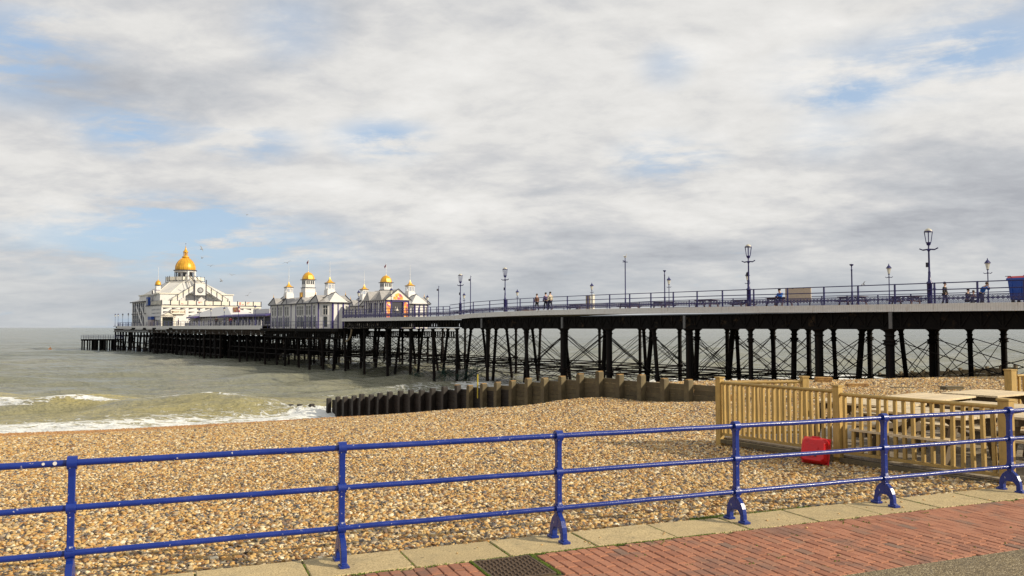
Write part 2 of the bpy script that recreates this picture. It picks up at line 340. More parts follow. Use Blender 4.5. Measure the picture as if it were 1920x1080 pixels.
# ------------------------------------------------------------------ mesh helpers
class MB:
    def __init__(s): s.v = []; s.f = []; s.sm = []
    def add(s, vs, fs, smooth=False):
        o = len(s.v); s.v.extend([tuple(v) for v in vs]); s.f.extend([tuple(i + o for i in f) for f in fs]); s.sm.extend([smooth] * len(fs)); return s
    def box(s, x0, x1, y0, y1, z0, z1):
        x0, x1 = min(x0, x1), max(x0, x1); y0, y1 = min(y0, y1), max(y0, y1); z0, z1 = min(z0, z1), max(z0, z1)
        return s.add([(x0, y0, z0), (x1, y0, z0), (x1, y1, z0), (x0, y1, z0), (x0, y0, z1), (x1, y0, z1), (x1, y1, z1), (x0, y1, z1)],
                     [(0, 3, 2, 1), (4, 5, 6, 7), (0, 1, 5, 4), (1, 2, 6, 5), (2, 3, 7, 6), (3, 0, 4, 7)])
    def cbox(s, c, d, rz=0.0, rx=0.0, ry=0.0):
        mt = Matrix.Translation(c) @ Matrix.Rotation(rz, 4, 'Z') @ Matrix.Rotation(ry, 4, 'Y') @ Matrix.Rotation(rx, 4, 'X')
        vs = [mt @ Vector((x * d[0] / 2, y * d[1] / 2, z * d[2] / 2)) for z in (-1, 1) for x, y in ((-1, -1), (1, -1), (1, 1), (-1, 1))]
        return s.add(vs, [(0, 3, 2, 1), (4, 5, 6, 7), (0, 1, 5, 4), (1, 2, 6, 5), (2, 3, 7, 6), (3, 0, 4, 7)])
    def beam(s, p0, p1, w, h):
        p0, p1 = Vector(p0), Vector(p1); d = (p1 - p0).normalized()
        up = Vector((0, 0, 1)) if abs(d.z) < 0.95 else Vector((1, 0, 0))
        a = d.cross(up).normalized() * w / 2; b = a.normalized().cross(d).normalized() * h / 2
        vs = [p + i * a + j * b for p in (p0, p1) for i, j in ((-1, -1), (1, -1), (1, 1), (-1, 1))]
        return s.add(vs, [(0, 1, 2, 3), (7, 6, 5, 4), (0, 4, 5, 1), (1, 5, 6, 2), (2, 6, 7, 3), (3, 7, 4, 0)])
    def tube(s, p0, p1, r0, r1=None, n=8, caps=True, smooth=True):
        r1 = r0 if r1 is None else r1; p0, p1 = Vector(p0), Vector(p1); d = (p1 - p0).normalized()
        up = Vector((0, 0, 1)) if abs(d.z) < 0.95 else Vector((1, 0, 0))
        a = d.cross(up).normalized(); b = a.cross(d).normalized()
        vs = [p + (a * math.cos(2 * math.pi * i / n) + b * math.sin(2 * math.pi * i / n)) * r for p, r in ((p0, r0), (p1, r1)) for i in range(n)]
        fs = [(i, (i + 1) % n, n + (i + 1) % n, n + i) for i in range(n)]
        s.add(vs, [tuple(reversed(f)) for f in fs], smooth)
        if caps: s.add([v for v in vs[:n]], [tuple(range(n))]); s.add(vs[n:], [tuple(reversed(range(n)))])
        return s
    def lathe(s, prof, c=(0, 0, 0), n=16, smooth=True, rot=0.0, sx=1.0, sy=1.0):
        vs = []
        for r, z in prof:
            for i in range(n):
                a = 2 * math.pi * i / n + rot; vs.append((c[0] + r * math.cos(a) * sx, c[1] + r * math.sin(a) * sy, c[2] + z))
        fs = [(k * n + i, k * n + (i + 1) % n, (k + 1) * n + (i + 1) % n, (k + 1) * n + i) for k in range(len(prof) - 1) for i in range(n)]
        s.add(vs, fs, smooth)
        if prof[0][0] > 1e-4: s.add(vs[:n], [tuple(reversed(range(n)))])
        if prof[-1][0] > 1e-4: s.add(vs[-n:], [tuple(range(n))])
        return s
    def prism(s, pts, y0, y1, axis='y'):                 # outline in xz, extruded in y (or outline yz along x, xy along z)
        n = len(pts)
        def P(p, w): return (p[0], w, p[1]) if axis == 'y' else ((w, p[0], p[1]) if axis == 'x' else (p[0], p[1], w))
        vs = [P(p, y0) for p in pts] + [P(p, y1) for p in pts]
        return s.add(vs, [tuple(range(n)), tuple(reversed(range(n, 2 * n)))] + [(i, n + i, n + (i + 1) % n, (i + 1) % n) for i in range(n)])
    def mesh(s, name, m=None):
        me = bpy.data.meshes.new(name); me.from_pydata(s.v, [], s.f); me.update()
        me.polygons.foreach_set('use_smooth', s.sm)
        bm = bmesh.new(); bm.from_mesh(me); bmesh.ops.recalc_face_normals(bm, faces=bm.faces); bm.to_mesh(me); bm.free()
        if m: me.materials.append(m)
        return me
    def build(s, name, m, parent=None, loc=None, rz=None, kind=None, bevel=0.0):
        return link(name, s.mesh(name, m), parent, loc, rz, kind, bevel)

def link(name, me, parent=None, loc=None, rz=None, kind=None, bevel=0.0):
    o = bpy.data.objects.new(name, me); COL.objects.link(o)
    if parent: o.parent = parent
    if loc is not None: o.location = loc
    if rz is not None: o.rotation_euler = (0, 0, rz)
    if kind: o['kind'] = kind
    if bevel:
        b = o.modifiers.new('bevel', 'BEVEL'); b.width = bevel; b.segments = 1; b.limit_method = 'ANGLE'; b.angle_limit = R(40)
    return o

def thing(name, label, cat, loc=(0, 0, 0), rz=0.0, group=None, kind=None):
    o = bpy.data.objects.new(name, None); COL.objects.link(o); o.location = loc; o.rotation_euler = (0, 0, rz); o.empty_display_size = 0.2
    if label: o['label'] = label
    if cat: o['category'] = cat
    if group: o['group'] = group
    if kind: o['kind'] = kind
    return o
def tag(o, label, cat, group=None):
    o['label'] = label; o['category'] = cat
    if group: o['group'] = group
    return o
def dup(root, loc=None, rz=None, label=None, group=None):
    r = root.copy(); COL.objects.link(r)
    if loc is not None: r.location = loc
    if rz is not None: r.rotation_euler = (0, 0, rz)
    if label: r['label'] = label
    if group: r['group'] = group
    for ch in list(root.children):
        c = ch.copy(); COL.objects.link(c); c.parent = r
        for g in list(ch.children):
            d = g.copy(); COL.objects.link(d); d.parent = c
    return r

# ------------------------------------------------------------------ plan frames
O3 = Vector((0.46, 8.27)); EA = Vector((0.9255, 0.3787)); NQ = Vector((-0.3787, 0.9255)); SHORE = math.atan2(EA.y, EA.x)
def AQ(a, q): p = O3 + EA * a + NQ * q; return (p.x, p.y)
def toaq(x, y): d = Vector((x, y)) - O3; return d.dot(EA), d.dot(NQ)
P0 = Vector((29.84, 48.2)); PU = Vector((-0.5974, 0.8019)); PV = Vector((0.8019, 0.5974)); PA = math.atan2(PU.y, PU.x)
def PS(s, t): p = P0 + PU * s + PV * t; return (p.x, p.y)
def S_of(px, t):                                         # distance along the pier at which a bearing meets the line t
    r = (px - 960) / 1552; return (29.84 + 0.8019 * t - r * (48.2 + 0.5974 * t)) / (0.5974 + 0.8019 * r)
def ST_of(px, Y): x = (px - 960) / 1552 * Y; d = Vector((x, Y)) - P0; return d.dot(PU), d.dot(PV)
SEA_Z = -4.5
DECK_A, DECK_B, DECK_C, DECK_D = 3.58, 3.46, 1.95, 2.47
CAMBER = [(-30, 3.54), (0, 3.58), (13, 3.67), (22, 3.75), (35, 3.84), (44, 3.86), (51, 3.81), (57.5, 3.70), (62.5, 3.47)]
def deck_z(s): return float(np.interp(s, *zip(*CAMBER))) if s < 62.5 else DECK_B

# ------------------------------------------------------------------ beach
LEFT = [(0, -.03), (6, -.035), (10, -.22), (20, -.80), (23.3, -1.1), (34, -2.25), (50, -4.15), (52, -4.5), (60, -5.4), (110, -8)]
LL = [(0, -.04), (6, -.17), (10, -.42), (18, -.97), (23, -1.42), (28, -2.02), (37, -3.02), (44, -3.74), (52, -4.5), (60, -5.4), (110, -8)]
NR = [(0, -.03), (6, -.035), (10, -.22), (20, -.60), (26, -.62), (33, -.95), (38, -1.85), (42, -2.6), (50, -3.8), (54, -4.6), (58, -5), (110, -8)]
RIGHT = [(0, -.03), (6, -.035), (10, -.22), (20, -.60), (26, -.72), (30, -1.08), (38, -1.80), (44, -2.32), (50, -2.87), (58, -3.5), (66, -4.15), (71, -4.6), (110, -8)]
def a_groyne(q): return 16.3 - 0.257 * (q - 23.3)
def beach_z(a, q):
    a = np.asarray(a, float); q = np.asarray(q, float)
    zl = np.interp(q, *zip(*LEFT)); zr = np.interp(q, *zip(*RIGHT))
    zll = np.interp(q, *zip(*LL)); wl = np.clip((a_groyne(q) - a - 2.5) / 11, 0, 1); zl = zl * (1 - wl) + zll * wl
    znr = np.interp(q, *zip(*NR)); wr = np.clip((a - a_groyne(q) - 1.5 - np.clip(q - 36, 0, 30) * 0.8) / 15, 0, 1); wr = wr * wr * (3 - 2 * wr); zr = znr * (1 - wr) + zr * wr
    w = np.clip((a - a_groyne(q) - 0.36) / 0.1 + 0.5, 0, 1)
    z = zl * (1 - w) + zr * w
    z = z + 0.035 * np.sin(a * 0.55 + 0.4 * q) * np.sin(q * 0.35 + 1.0) * np.clip(q / 4, 0, 1) + 0.05 * np.sin(a * 0.21 + 1.3) * np.sin(q * 0.16 - a * 0.1) * np.clip(q / 8, 0, 1)
    z = z + 0.30 * np.exp(-(((a - 14.4) / 2.4) ** 2 + ((q - 26.5) / 2.0) ** 2)) * (1 - w)
    z = z + 0.10 * np.exp(-(((a - 22) / 7) ** 2 + ((q - 27) / 2.5) ** 2)) * w
    return z
def grid_mesh(name, A, Q, m, zf, extra=None):
    aa, qq = np.meshgrid(A, Q); z = zf(aa, qq)
    X = O3.x + EA.x * aa + NQ.x * qq; Y = O3.y + EA.y * aa + NQ.y * qq
    co = np.stack([X, Y, z], -1).reshape(-1, 3)
    na, nq = len(A), len(Q)
    i = np.arange(na * nq).reshape(nq, na)
    f = np.stack([i[:-1, :-1], i[:-1, 1:], i[1:, 1:], i[1:, :-1]], -1).reshape(-1, 4)
    me = np_mesh(name, co, f, m)
    if extra:
        for k, fn in extra.items():
            at = me.attributes.new(k, 'FLOAT', 'POINT'); at.data.foreach_set('value', fn(aa, qq, z).reshape(-1).astype(np.float32))
    return me
def np_mesh(name, co, f, m):
    me = bpy.data.meshes.new(name); me.vertices.add(len(co)); me.vertices.foreach_set('co', np.asarray(co, np.float32).reshape(-1))
    me.loops.add(f.size); me.loops.foreach_set('vertex_index', f.reshape(-1).astype(np.int32))
    me.polygons.add(len(f)); me.polygons.foreach_set('loop_start', np.arange(0, f.size, 4, dtype=np.int32)); me.polygons.foreach_set('loop_total', np.full(len(f), 4, np.int32))
    me.update(calc_edges=True); me.polygons.foreach_set('use_smooth', np.ones(len(f), bool)); me.materials.append(m)
    return me
Aax = np.concatenate([np.arange(-110, -14, 1.0), np.arange(-14, 30, 0.25), np.arange(30, 130, 1.0)])
Qax = np.concatenate([np.arange(0.235, 30, 0.3), np.arange(30, 90, 0.5), np.arange(90, 111, 3)])
def dens(aa, qq, z):
    X = O3.x + EA.x * aa + NQ.x * qq; Y = O3.y + EA.y * aa + NQ.y * qq
    vis = np.clip((0.70 * Y + 1.5 - np.abs(X)) / 1.0, 0, 1)
    d = np.interp(Y, [7, 12, 18, 24, 33, 42, 62], [1.0, 0.92, 0.62, 0.42, 0.27, 0.17, 0.12])
    d = d * (Y < 62) * np.where(aa < a_groyne(qq), qq < 52.5, qq < 46)
    # under the picnic deck nothing shows
    return vis * d
def siz(aa, qq, z):
    Y = O3.y + EA.y * aa + NQ.y * qq
    return np.interp(Y, [7, 12, 18, 26, 36, 60], [0.88, 1.0, 1.25, 1.6, 1.95, 2.5]) * (1 + 0.16 * np.sin(qq * 0.9 + 1.2 * np.sin(aa * 0.12)))
def wetf(aa, qq, z):
    j = 0.9 * np.sin(aa * 0.35) + 0.5 * np.sin(aa * 1.1 + 1)
    left = (aa < a_groyne(qq))
    return np.where(left, np.clip((qq - (42.5 + j)) / 2.0, 0, 1), np.clip((qq - 68) / 4, 0, 1)) * 0.95
beach = link('shingle_beach', grid_mesh('shingle_beach', Aax, Qax, M['shingle'], beach_z, {'wet': wetf, 'density': dens, 'psize': siz}), kind='structure')

def pebbles():
    me = beach.data.copy(); o = link('pebbles', me, kind='stuff'); me.name = 'pebbles'
    tag(o, 'golden and grey flint pebbles lying loose over the shingle beach', 'pebbles')
    ng = bpy.data.node_groups.new('pebble_scatter', 'GeometryNodeTree')
    ng.interface.new_socket('Geometry', in_out='INPUT', socket_type='NodeSocketGeometry'); ng.interface.new_socket('Geometry', in_out='OUTPUT', socket_type='NodeSocketGeometry')
    n, l = ng.nodes, ng.links
    gi = n.new('NodeGroupInput'); go = n.new('NodeGroupOutput')
    dp = n.new('GeometryNodeDistributePointsOnFaces'); l.new(gi.outputs[0], dp.inputs['Mesh'])
    na = n.new('GeometryNodeInputNamedAttribute'); na.data_type = 'FLOAT'; na.inputs['Name'].default_value = 'density'
    mu = n.new('ShaderNodeMath'); mu.operation = 'MULTIPLY'; l.new(na.outputs['Attribute'], mu.inputs[0]); mu.inputs[1].default_value = 900.0
    l.new(mu.outputs[0], dp.inputs['Density'])
    join = n.new('GeometryNodeJoinGeometry')
    for k, (sc, ns) in enumerate([((1, .78, .50), 1.3), ((1.15, .70, .42), 2.0), ((.85, .80, .62), 1.0), ((1.05, .9, .36), 2.6)]):
        ico = n.new('GeometryNodeMeshIcoSphere'); ico.inputs['Radius'].default_value = 0.024; ico.inputs['Subdivisions'].default_value = 2
        tr = n.new('GeometryNodeTransform'); l.new(ico.outputs['Mesh'], tr.inputs['Geometry']); tr.inputs['Scale'].default_value = sc
        sp = n.new('GeometryNodeSetPosition'); l.new(tr.outputs[0], sp.inputs['Geometry'])
        nt = n.new('ShaderNodeTexNoise'); nt.inputs['Scale'].default_value = 38 + 9 * k; nt.inputs['Detail'].default_value = 1.0
        vm = n.new('ShaderNodeVectorMath'); vm.operation = 'SUBTRACT'; l.new(nt.outputs['Color'], vm.inputs[0]); vm.inputs[1].default_value = (0.5, 0.5, 0.5)
        vs = n.new('ShaderNodeVectorMath'); vs.operation = 'SCALE'; l.new(vm.outputs[0], vs.inputs[0]); vs.inputs['Scale'].default_value = 0.020
        l.new(vs.outputs[0], sp.inputs['Offset'])
        sm = n.new('GeometryNodeSetMaterial'); sm.inputs['Material'].default_value = M['pebble']; l.new(sp.outputs[0], sm.inputs['Geometry'])
        ss = n.new('GeometryNodeSetShadeSmooth'); l.new(sm.outputs[0], ss.inputs['Geometry'])
        gti = n.new('GeometryNodeGeometryToInstance'); l.new(ss.outputs[0], gti.inputs[0]); l.new(gti.outputs[0], join.inputs[0])
    ip = n.new('GeometryNodeInstanceOnPoints'); l.new(dp.outputs['Points'], ip.inputs['Points']); l.new(join.outputs[0], ip.inputs['Instance'])
    ip.inputs['Pick Instance'].default_value = True
    ri = n.new('FunctionNodeRandomValue'); ri.data_type = 'INT'; ri.inputs[4].default_value = 0; ri.inputs[5].default_value = 3
    l.new(ri.outputs[2], ip.inputs['Instance Index'])
    rr = n.new('FunctionNodeRandomValue'); rr.data_type = 'FLOAT_VECTOR'; rr.inputs[0].default_value = (-0.75, -0.75, 0); rr.inputs[1].default_value = (0.75, 0.75, 6.28)
    l.new(rr.outputs[0], ip.inputs['Rotation'])
    rs = n.new('FunctionNodeRandomValue'); rs.data_type = 'FLOAT'; rs.inputs[2].default_value = 0.0; rs.inputs[3].default_value = 1.0
    pw = n.new('ShaderNodeMath'); pw.operation = 'POWER'; l.new(rs.outputs[1], pw.inputs[0]); pw.inputs[1].default_value = 3.0
    ma = n.new('ShaderNodeMath'); ma.operation = 'MULTIPLY_ADD'; l.new(pw.outputs[0], ma.inputs[0]); ma.inputs[1].default_value = 1.1; ma.inputs[2].default_value = 0.62
    nb = n.new('GeometryNodeInputNamedAttribute'); nb.data_type = 'FLOAT'; nb.inputs['Name'].default_value = 'psize'
    m2 = n.new('ShaderNodeMath'); m2.operation = 'MULTIPLY'; l.new(ma.outputs[0], m2.inputs[0]); l.new(nb.outputs['Attribute'], m2.inputs[1])
    l.new(m2.outputs[0], ip.inputs['Scale'])
    l.new(ip.outputs[0], go.inputs[0])
    md = o.modifiers.new('scatter', 'NODES'); md.node_group = ng
pebbles()

# ------------------------------------------------------------------ sea
def sea():
    nr, ny = 620, 760
    r = np.linspace(-1.0, 1.0, nr); yy = 40 * (26000 / 40) ** (np.linspace(0, 1, ny) ** 1.45)
    RR, YY = np.meshgrid(r, yy); XX = RR * YY
    aa = (XX - O3.x) * EA.x + (YY - O3.y) * EA.y; qq = (XX - O3.x) * NQ.x + (YY - O3.y) * NQ.y
    z = np.zeros_like(XX)
    fade = np.clip(1.4 - YY / 500, 0, 1)
    for k in range(24):
        lam = [19, 12, 8.0, 5.6, 4.2, 3.3, 2.5, 1.9][k % 8] * (1 + 0.13 * rng.random()); ang = rng.normal(0, 0.42); amp = 0.0155 * lam ** 0.85 * (0.55 + 0.5 * rng.random())
        kq, ka = math.cos(ang), math.sin(ang); ph = rng.random() * 6.28
        s = np.sin(2 * math.pi * (qq * kq + aa * ka) / lam + ph + 0.8 * np.sin(aa / 23 + k))
        z += amp * (s + 0.35 * s * s - 0.17) * np.clip(1.4 - YY / (lam * 42), 0, 1)
    z *= fade * np.clip((qq - 48) / 16, 0.15, 1)
    # the breaker to the left
    yl = 67.5 - 0.035 * (XX + 42) + 0.55 * np.sin(XX * 0.23) + 0.25 * np.sin(XX * 0.7 + 1)
    H = 1.05 * np.clip((-17 - XX) / 14, 0, 1) ** 0.8 * (1 + 0.10 * np.sin(XX * 0.5))
    d = YY - yl
    br = np.where(d < 0, np.exp(-(np.abs(d) / 1.9) ** 1.7), np.exp(-(d / 6.0) ** 2))
    tr = -0.16 * np.exp(-((d + 5.0) / 3.0) ** 2) * np.clip(H, 0, 1)
    z += H * br + tr
    # a second low swell nearer to the sand, petering out
    y2 = 62.0 + 0.06 * (XX + 20) + 0.5 * np.sin(XX * 0.4)
    H2 = 0.16 * np.exp(-((XX + 15) / 8.0) ** 2); d2 = YY - y2
    z += H2 * np.where(d2 < 0, np.exp(-(d2 / 0.9) ** 2), np.exp(-(d2 / 2.5) ** 2))
    # water thrown up at the seaward end of the groyne
    gd = ((XX + 15.6) / 2.3) ** 2 + ((YY - 65.0) / 1.8) ** 2
    z += 0.55 * np.exp(-gd) * (0.7 + 0.5 * rng.random(z.shape))
    co = np.stack([XX, YY, SEA_Z + z], -1).reshape(-1, 3)
    i = np.arange(nr * ny).reshape(ny, nr); f = np.stack([i[:-1, :-1], i[:-1, 1:], i[1:, 1:], i[1:, :-1]], -1).reshape(-1, 4)
    me = np_mesh('sea', co, f, M['sea'])
    edge = np.exp(-np.clip(qq - 52.0, 0, 99) / 1.6) * 1.05
    foam = np.maximum.reduce([edge, 0.88 * np.exp(-np.clip(qq - 53, 0, 99) / 9.0),
                              0.92 * np.exp(-((d - 0.05) / 0.75) ** 2) * np.clip(H * 1.5, 0, 1) * (0.72 + 0.3 * np.clip((-30 - XX) / 8, 0, 1)),
                              0.72 * np.exp(-((d + 0.9) / 1.3) ** 2) * np.clip((-33 - XX) / 6, 0, 1),
                              0.92 * np.exp(-((d2 + 0.2) / 1.4) ** 2) * np.exp(-((XX + 15) / 9) ** 2),
                              0.98 * np.exp(-(((XX + 14.0) / 4.4) ** 2 + ((YY - 63.5) / 3.6) ** 2)),
                              0.55 * np.exp(-(((XX + 15) / 9) ** 2 + ((YY - 66.0) / 2.6) ** 2)),
                              0.50 * np.exp(-((YY - 78 - 0.25 * (XX + 15)) / 0.8) ** 2) * np.exp(-((XX + 17) / 9) ** 2),
                              0.45 * np.exp(-((YY - 86) / 9.0) ** 2) * np.exp(-((XX + 9) / 12) ** 2),
                              0.62 * np.exp(-np.clip(qq - 78, 0, 99) / 5.0) * (XX > -6) * 1.0])
    sand = np.clip(np.maximum(0.85 * np.exp(-np.clip(qq - 58, 0, 999) / 14), np.clip(H * br * 1.0, 0, 1) * 1.0), 0, 1)
    sand = np.clip(np.maximum(sand, 0.22 * np.exp(-np.clip(qq - 90, 0, 999) / 90)), 0, 1)
    for k, arr in (('foam', foam), ('sand', sand)):
        at = me.attributes.new(k, 'FLOAT', 'POINT'); at.data.foreach_set('value', arr.reshape(-1).astype(np.float32))
    link('sea', me, kind='structure')
    link('seabed', MB().add([(-30000, 30, -9), (30000, 30, -9), (30000, 30000, -9), (-30000, 30000, -9)], [(0, 1, 2, 3)]).mesh('seabed', M['asphalt']), kind='structure')
sea()

# ------------------------------------------------------------------ promenade
def aq_thing(name, label, cat, a=0, q=0, z=0, **k): x, y = AQ(a, q); return thing(name, label, cat, (x, y, z), SHORE, **k)
prom = link('asphalt_path', MB().add([(-60, -60, 0), (80, -60, 0), (80, -1.955, 0), (-60, -1.955, 0)], [(0, 1, 2, 3)]).mesh('asphalt_path', M['asphalt']), None, (*AQ(0, 0), 0), SHORE, 'structure')
bed = link('paving_bed', MB().box(-60, 80, -1.953, 0.24, -0.9, -0.016).mesh('paving_bed', M['joint']), None, (*AQ(0, 0), 0), SHORE, 'structure')
kerb = thing('kerb_paving', None, None, (*AQ(0, 0), 0), SHORE, kind='structure')
kerb_me = [MB().box(-0.442, 0.442, -0.349, 0.245, -0.12, 0.0 + 0.003 * k).mesh('kerb_slab', M['slab']) for k in range(3)]
for k in range(-9, 16):
    me = kerb_me[k % 3]; o = link('kerb_slab', me, kerb, (-1.10 + 0.9 * k, 0, 0), random.uniform(-0.006, 0.006), bevel=0.008); o.rotation_euler = (random.uniform(-.004, .004), random.uniform(-.004, .004), random.uniform(-0.005, 0.005))
CA0, CA1, CQ0, CQ1 = -1.045, -0.475, -0.98, -0.362
paving = thing('brick_paving', None, None, (*AQ(0, 0), 0), SHORE, kind='structure')
def make_bricks():
    cells = []
    for i in range(-75, 135):
        a0 = i * 0.106; off = (0.103 if i % 2 else 0.0) + random.choice((0, 0, .05, -.05)) + random.uniform(-0.01, 0.01)
        q = -0.362 + off
        while q > -1.945:
            q1, q0 = min(q, -0.362), max(q - 0.202, -1.950)
            if q1 - q0 > 0.04: cells.append((a0, q0, q1))
            q -= 0.206
    def vis(c):
        x, y = AQ(c[0] + .05, (c[1] + c[2]) / 2)
        if y < 0.5: return 0
        px = 960 + x / y * 1552; py = 614 + 2.1 * 1552 / y
        return (1 if (-10 < px < 1930 and py < 1085) else 0) * 1000 - y
    cells = [c for c in cells if not (c[0] + 0.1 > CA0 and c[0] < CA1 and c[2] > CQ0 and c[1] < CQ1)]
    cells.sort(key=lambda c: -vis(c))
    cache = {}
    rest = MB(); rn = []
    for n, (a, q0, q1) in enumerate(cells):
        ln = round(q1 - q0, 2)
        if n < 300:
            if ln not in cache:
                w, d, h, e = 0.0485, ln / 2 - .005, 0.03, 0.006
                mb = MB().add([(-w, -d, -h), (w, -d, -h), (w, d, -h), (-w, d, -h), (-w, -d, -e), (w, -d, -e), (w, d, -e), (-w, d, -e), (-w + e, -d + e, 0), (w - e, -d + e, 0), (w - e, d - e, 0), (-w + e, d - e, 0)],
                              [(0, 1, 5, 4), (1, 2, 6, 5), (2, 3, 7, 6), (3, 0, 4, 7), (4, 5, 9, 8), (5, 6, 10, 9), (6, 7, 11, 10), (7, 4, 8, 11), (8, 9, 10, 11)])
                cache[ln] = mb.mesh('brick', M['brick'])
            o = link('brick', cache[ln], paving, (a + 0.053, (q0 + q1) / 2, random.uniform(-0.003, 0.002)))
            o.rotation_euler = (random.uniform(-.014, .014), random.uniform(-.022, .022), random.uniform(-.016, .016))
        else:
            z = random.uniform(-0.003, 0.002); dz = random.uniform(-0.0008, 0.0008)
            x0, x1 = a + 0.0035, a + 0.1025
            rest.add([(x0, q0, -0.03), (x1, q0, -0.03), (x1, q1, -0.03), (x0, q1, -0.03), (x0, q0, z), (x1, q0, z + dz), (x1, q1, z + dz), (x0, q1, z)],
                     [(4, 5, 6, 7), (0, 1, 5, 4), (1, 2, 6, 5), (2, 3, 7, 6), (3, 0, 4, 7)]); rn += [random.random()] * 8
    me = rest.mesh('brick_field', M['brickfield']); at = me.attributes.new('rnd', 'FLOAT', 'POINT'); at.data.foreach_set('value', rn[:len(me.vertices)])
    link('brick_field', me, paving, kind='stuff')
make_bricks()

def cover():
    t = aq_thing('drain_cover', 'rusty square studded iron cover set in the red brick paving', 'drain cover', (CA0 + CA1) / 2, (CQ0 + CQ1) / 2)
    w, d = (CA1 - CA0) / 2 - 0.008, (CQ1 - CQ0) / 2 - 0.008
    mb = MB().box(-w, w, -d, d, -0.04, -0.006); mb.build('plate', M['cover'], t)
    fr = MB()
    for x0, x1, y0, y1 in ((-w, w, -d, -d + .02), (-w, w, d - .02, d), (-w, -w + .02, -d + .0202, d - .0202), (w - .02, w, -d + .0202, d - .0202)): fr.box(x0, x1, y0, y1, -0.005, 0.004)
    fr.build('frame', M['cover'], t)
    st = MB().box(-0.011, 0.011, -0.011, 0.011, -0.0055, 0.008).mesh('stud', M['cover'])
    for i in range(11):
        for j in range(12): link('stud', st, t, (-w + 0.047 + i * (2 * w - .094) / 10, -d + 0.047 + j * (2 * d - .094) / 11, 0), (i + j) % 2 * 0.78)
cover()
def moss():
    mb = MB()
    def strip(a0, q0, a1, q1, n, w):
        for _ in range(n):
            k = random.random(); a = a0 + (a1 - a0) * k + random.gauss(0, w); q = q0 + (q1 - q0) * k + random.gauss(0, w); x, y = AQ(a, q); r = random.uniform(.003, .010); h = random.uniform(.004, .014)
            th = random.random() * 3
            mb.add([(x + r * math.cos(th + i * 2.1), y + r * math.sin(th + i * 2.1), -0.006) for i in range(3)] + [(x + random.gauss(0, .003), y, h)], [(0, 1, 3), (1, 2, 3), (2, 0, 3)])
    strip(-1.0, -.357, 1.6, -.357, 800, .004); strip(1.6, -.355, 9, -.355, 450, .003); strip(CA1 + .008, CQ1, CA1 + .012, CQ0, 1300, .009); strip(CA0 - .006, CQ1, CA0 - .006, CQ0, 800, .006)
    strip(-3, -.357, -1.1, -.357, 200, .004)
    for k in range(-3, 10): strip(-1.55 + 0.9 * k, -.34, -1.55 + .9 * k, .22, 22, .003)
    strip(1.75, .255, 2.3, .27, 600, .025); strip(2.5, .26, 3.4, .265, 300, .02)
    for _ in range(60):
        a = random.uniform(-1.5, 9); q = random.uniform(-1.9, -.4); strip(a, q, a + random.choice([0, .1]), q + random.choice([0, .1]), 12, .003)
    o = mb.build('moss', M['moss'], kind='stuff'); tag(o, 'green moss growing in the joints of the paving edge', 'moss')
moss()

def stray():
    mb = MB()
    for _ in range(70):
        a = random.uniform(-2, 10); q = random.choice((random.uniform(-.3, .24), random.uniform(-.3, .24), random.uniform(-2.4, -.4))); x, y = AQ(a, q); r_ = random.uniform(.006, .018)
        mb.lathe([(0, -.3 * r_), (r_ * .8, -.05 * r_), (r_, .25 * r_), (r_ * .6, .6 * r_), (0, .75 * r_)], (x, y, .004), n=7, sx=1.0, sy=random.uniform(.6, 1))
    o = mb.build('stray_pebbles', M['strayp'], kind='stuff'); tag(o, 'a few loose pebbles strayed onto the kerb slabs and bricks', 'pebbles')
M['strayp'] = mat('stray_pebble', (0.48, 0.31, 0.13), 0.7, var=0.4, vscale=2.5)
stray()
STEP = Vector((1.98, 0.815)); SPAN = STEP.length; RA = math.atan2(STEP.y, STEP.x)
def railing():
    t = thing('promenade_railing', 'bright blue iron railing with three round bars along the promenade edge', 'railing', (0.46, 8.27, 0), RA)
    mb = MB()
    mb.prism([(-.034, .20), (.034, .20), (.030, .30), (.042, .34), (.030, .38), (.028, .60), (.042, .66), (.030, .70), (.028, .92), (.04, .99), (.04, 1.02), (-.04, 1.02), (-.04, .99), (-.028, .92), (-.030, .70), (-.042, .66), (-.028, .60), (-.030, .38), (-.042, .34), (-.030, .30)], -.026, .026, 'x')
    for z, r in ((0.315, .046), (0.67, .048), (1.025, .055)): mb.tube((-.036, 0, z), (.036, 0, z), r, n=16)
    for sgn in (-1, 1):
        ol_old = [(-.034, .26), (.034, .285), (.07, .268), (.115, .23), (.150, .17), (.163, .10), (.165, .05), (.192, .042), (.192, 0), (.105, 0), (.105, .045), (.112, .09), (.098, .135), (.068, .165), (.03, .178), (-.02, .18)]
        ol = [(-.034, .24), (.034, .262), (.06, .245), (.10, .21), (.132, .15), (.143, .095), (.146, .042), (.172, .036), (.172, 0), (.088, 0), (.086, .05), (.088, .08), (.070, .11), (.04, .128), (-.02, .13)]
        mb.prism([(y_ * sgn, z_) for y_, z_ in ol], -.027 - .001 * sgn, .027 + .001 * sgn, 'x')
        mb.cbox((0, .130 * sgn, .013), (.085, .11, .026))
    me = mb.mesh('railing_post', M['blue'])
    for k in range(-3, 8):
        o = link('railing_post', me, t, (SPAN * (k), 0, 0), bevel=0.004)
    for z, r in ((1.025, .0265), (.67, .0245), (.315, .0245)):
        for k in range(-4, 8):
            b = MB(); n = 6; pts = [Vector((SPAN * (k + i / n), 0, z + random.gauss(0, .0012))) for i in range(n + 1)]
            pts[0].z = pts[-1].z = z
            for i in range(n): b.tube(pts[i], pts[i + 1], r, n=14, caps=False)
            b.build('railing_bar', M['blue'], t)
    for x, r in ((-SPAN * 2 - .12, .015), (-SPAN * 2 - .20, .011)): MB().tube((x, -.0262, 1.03), (x, -.0285, 1.03), r, n=14).build('paint_spot', M['white'], t)
railing()

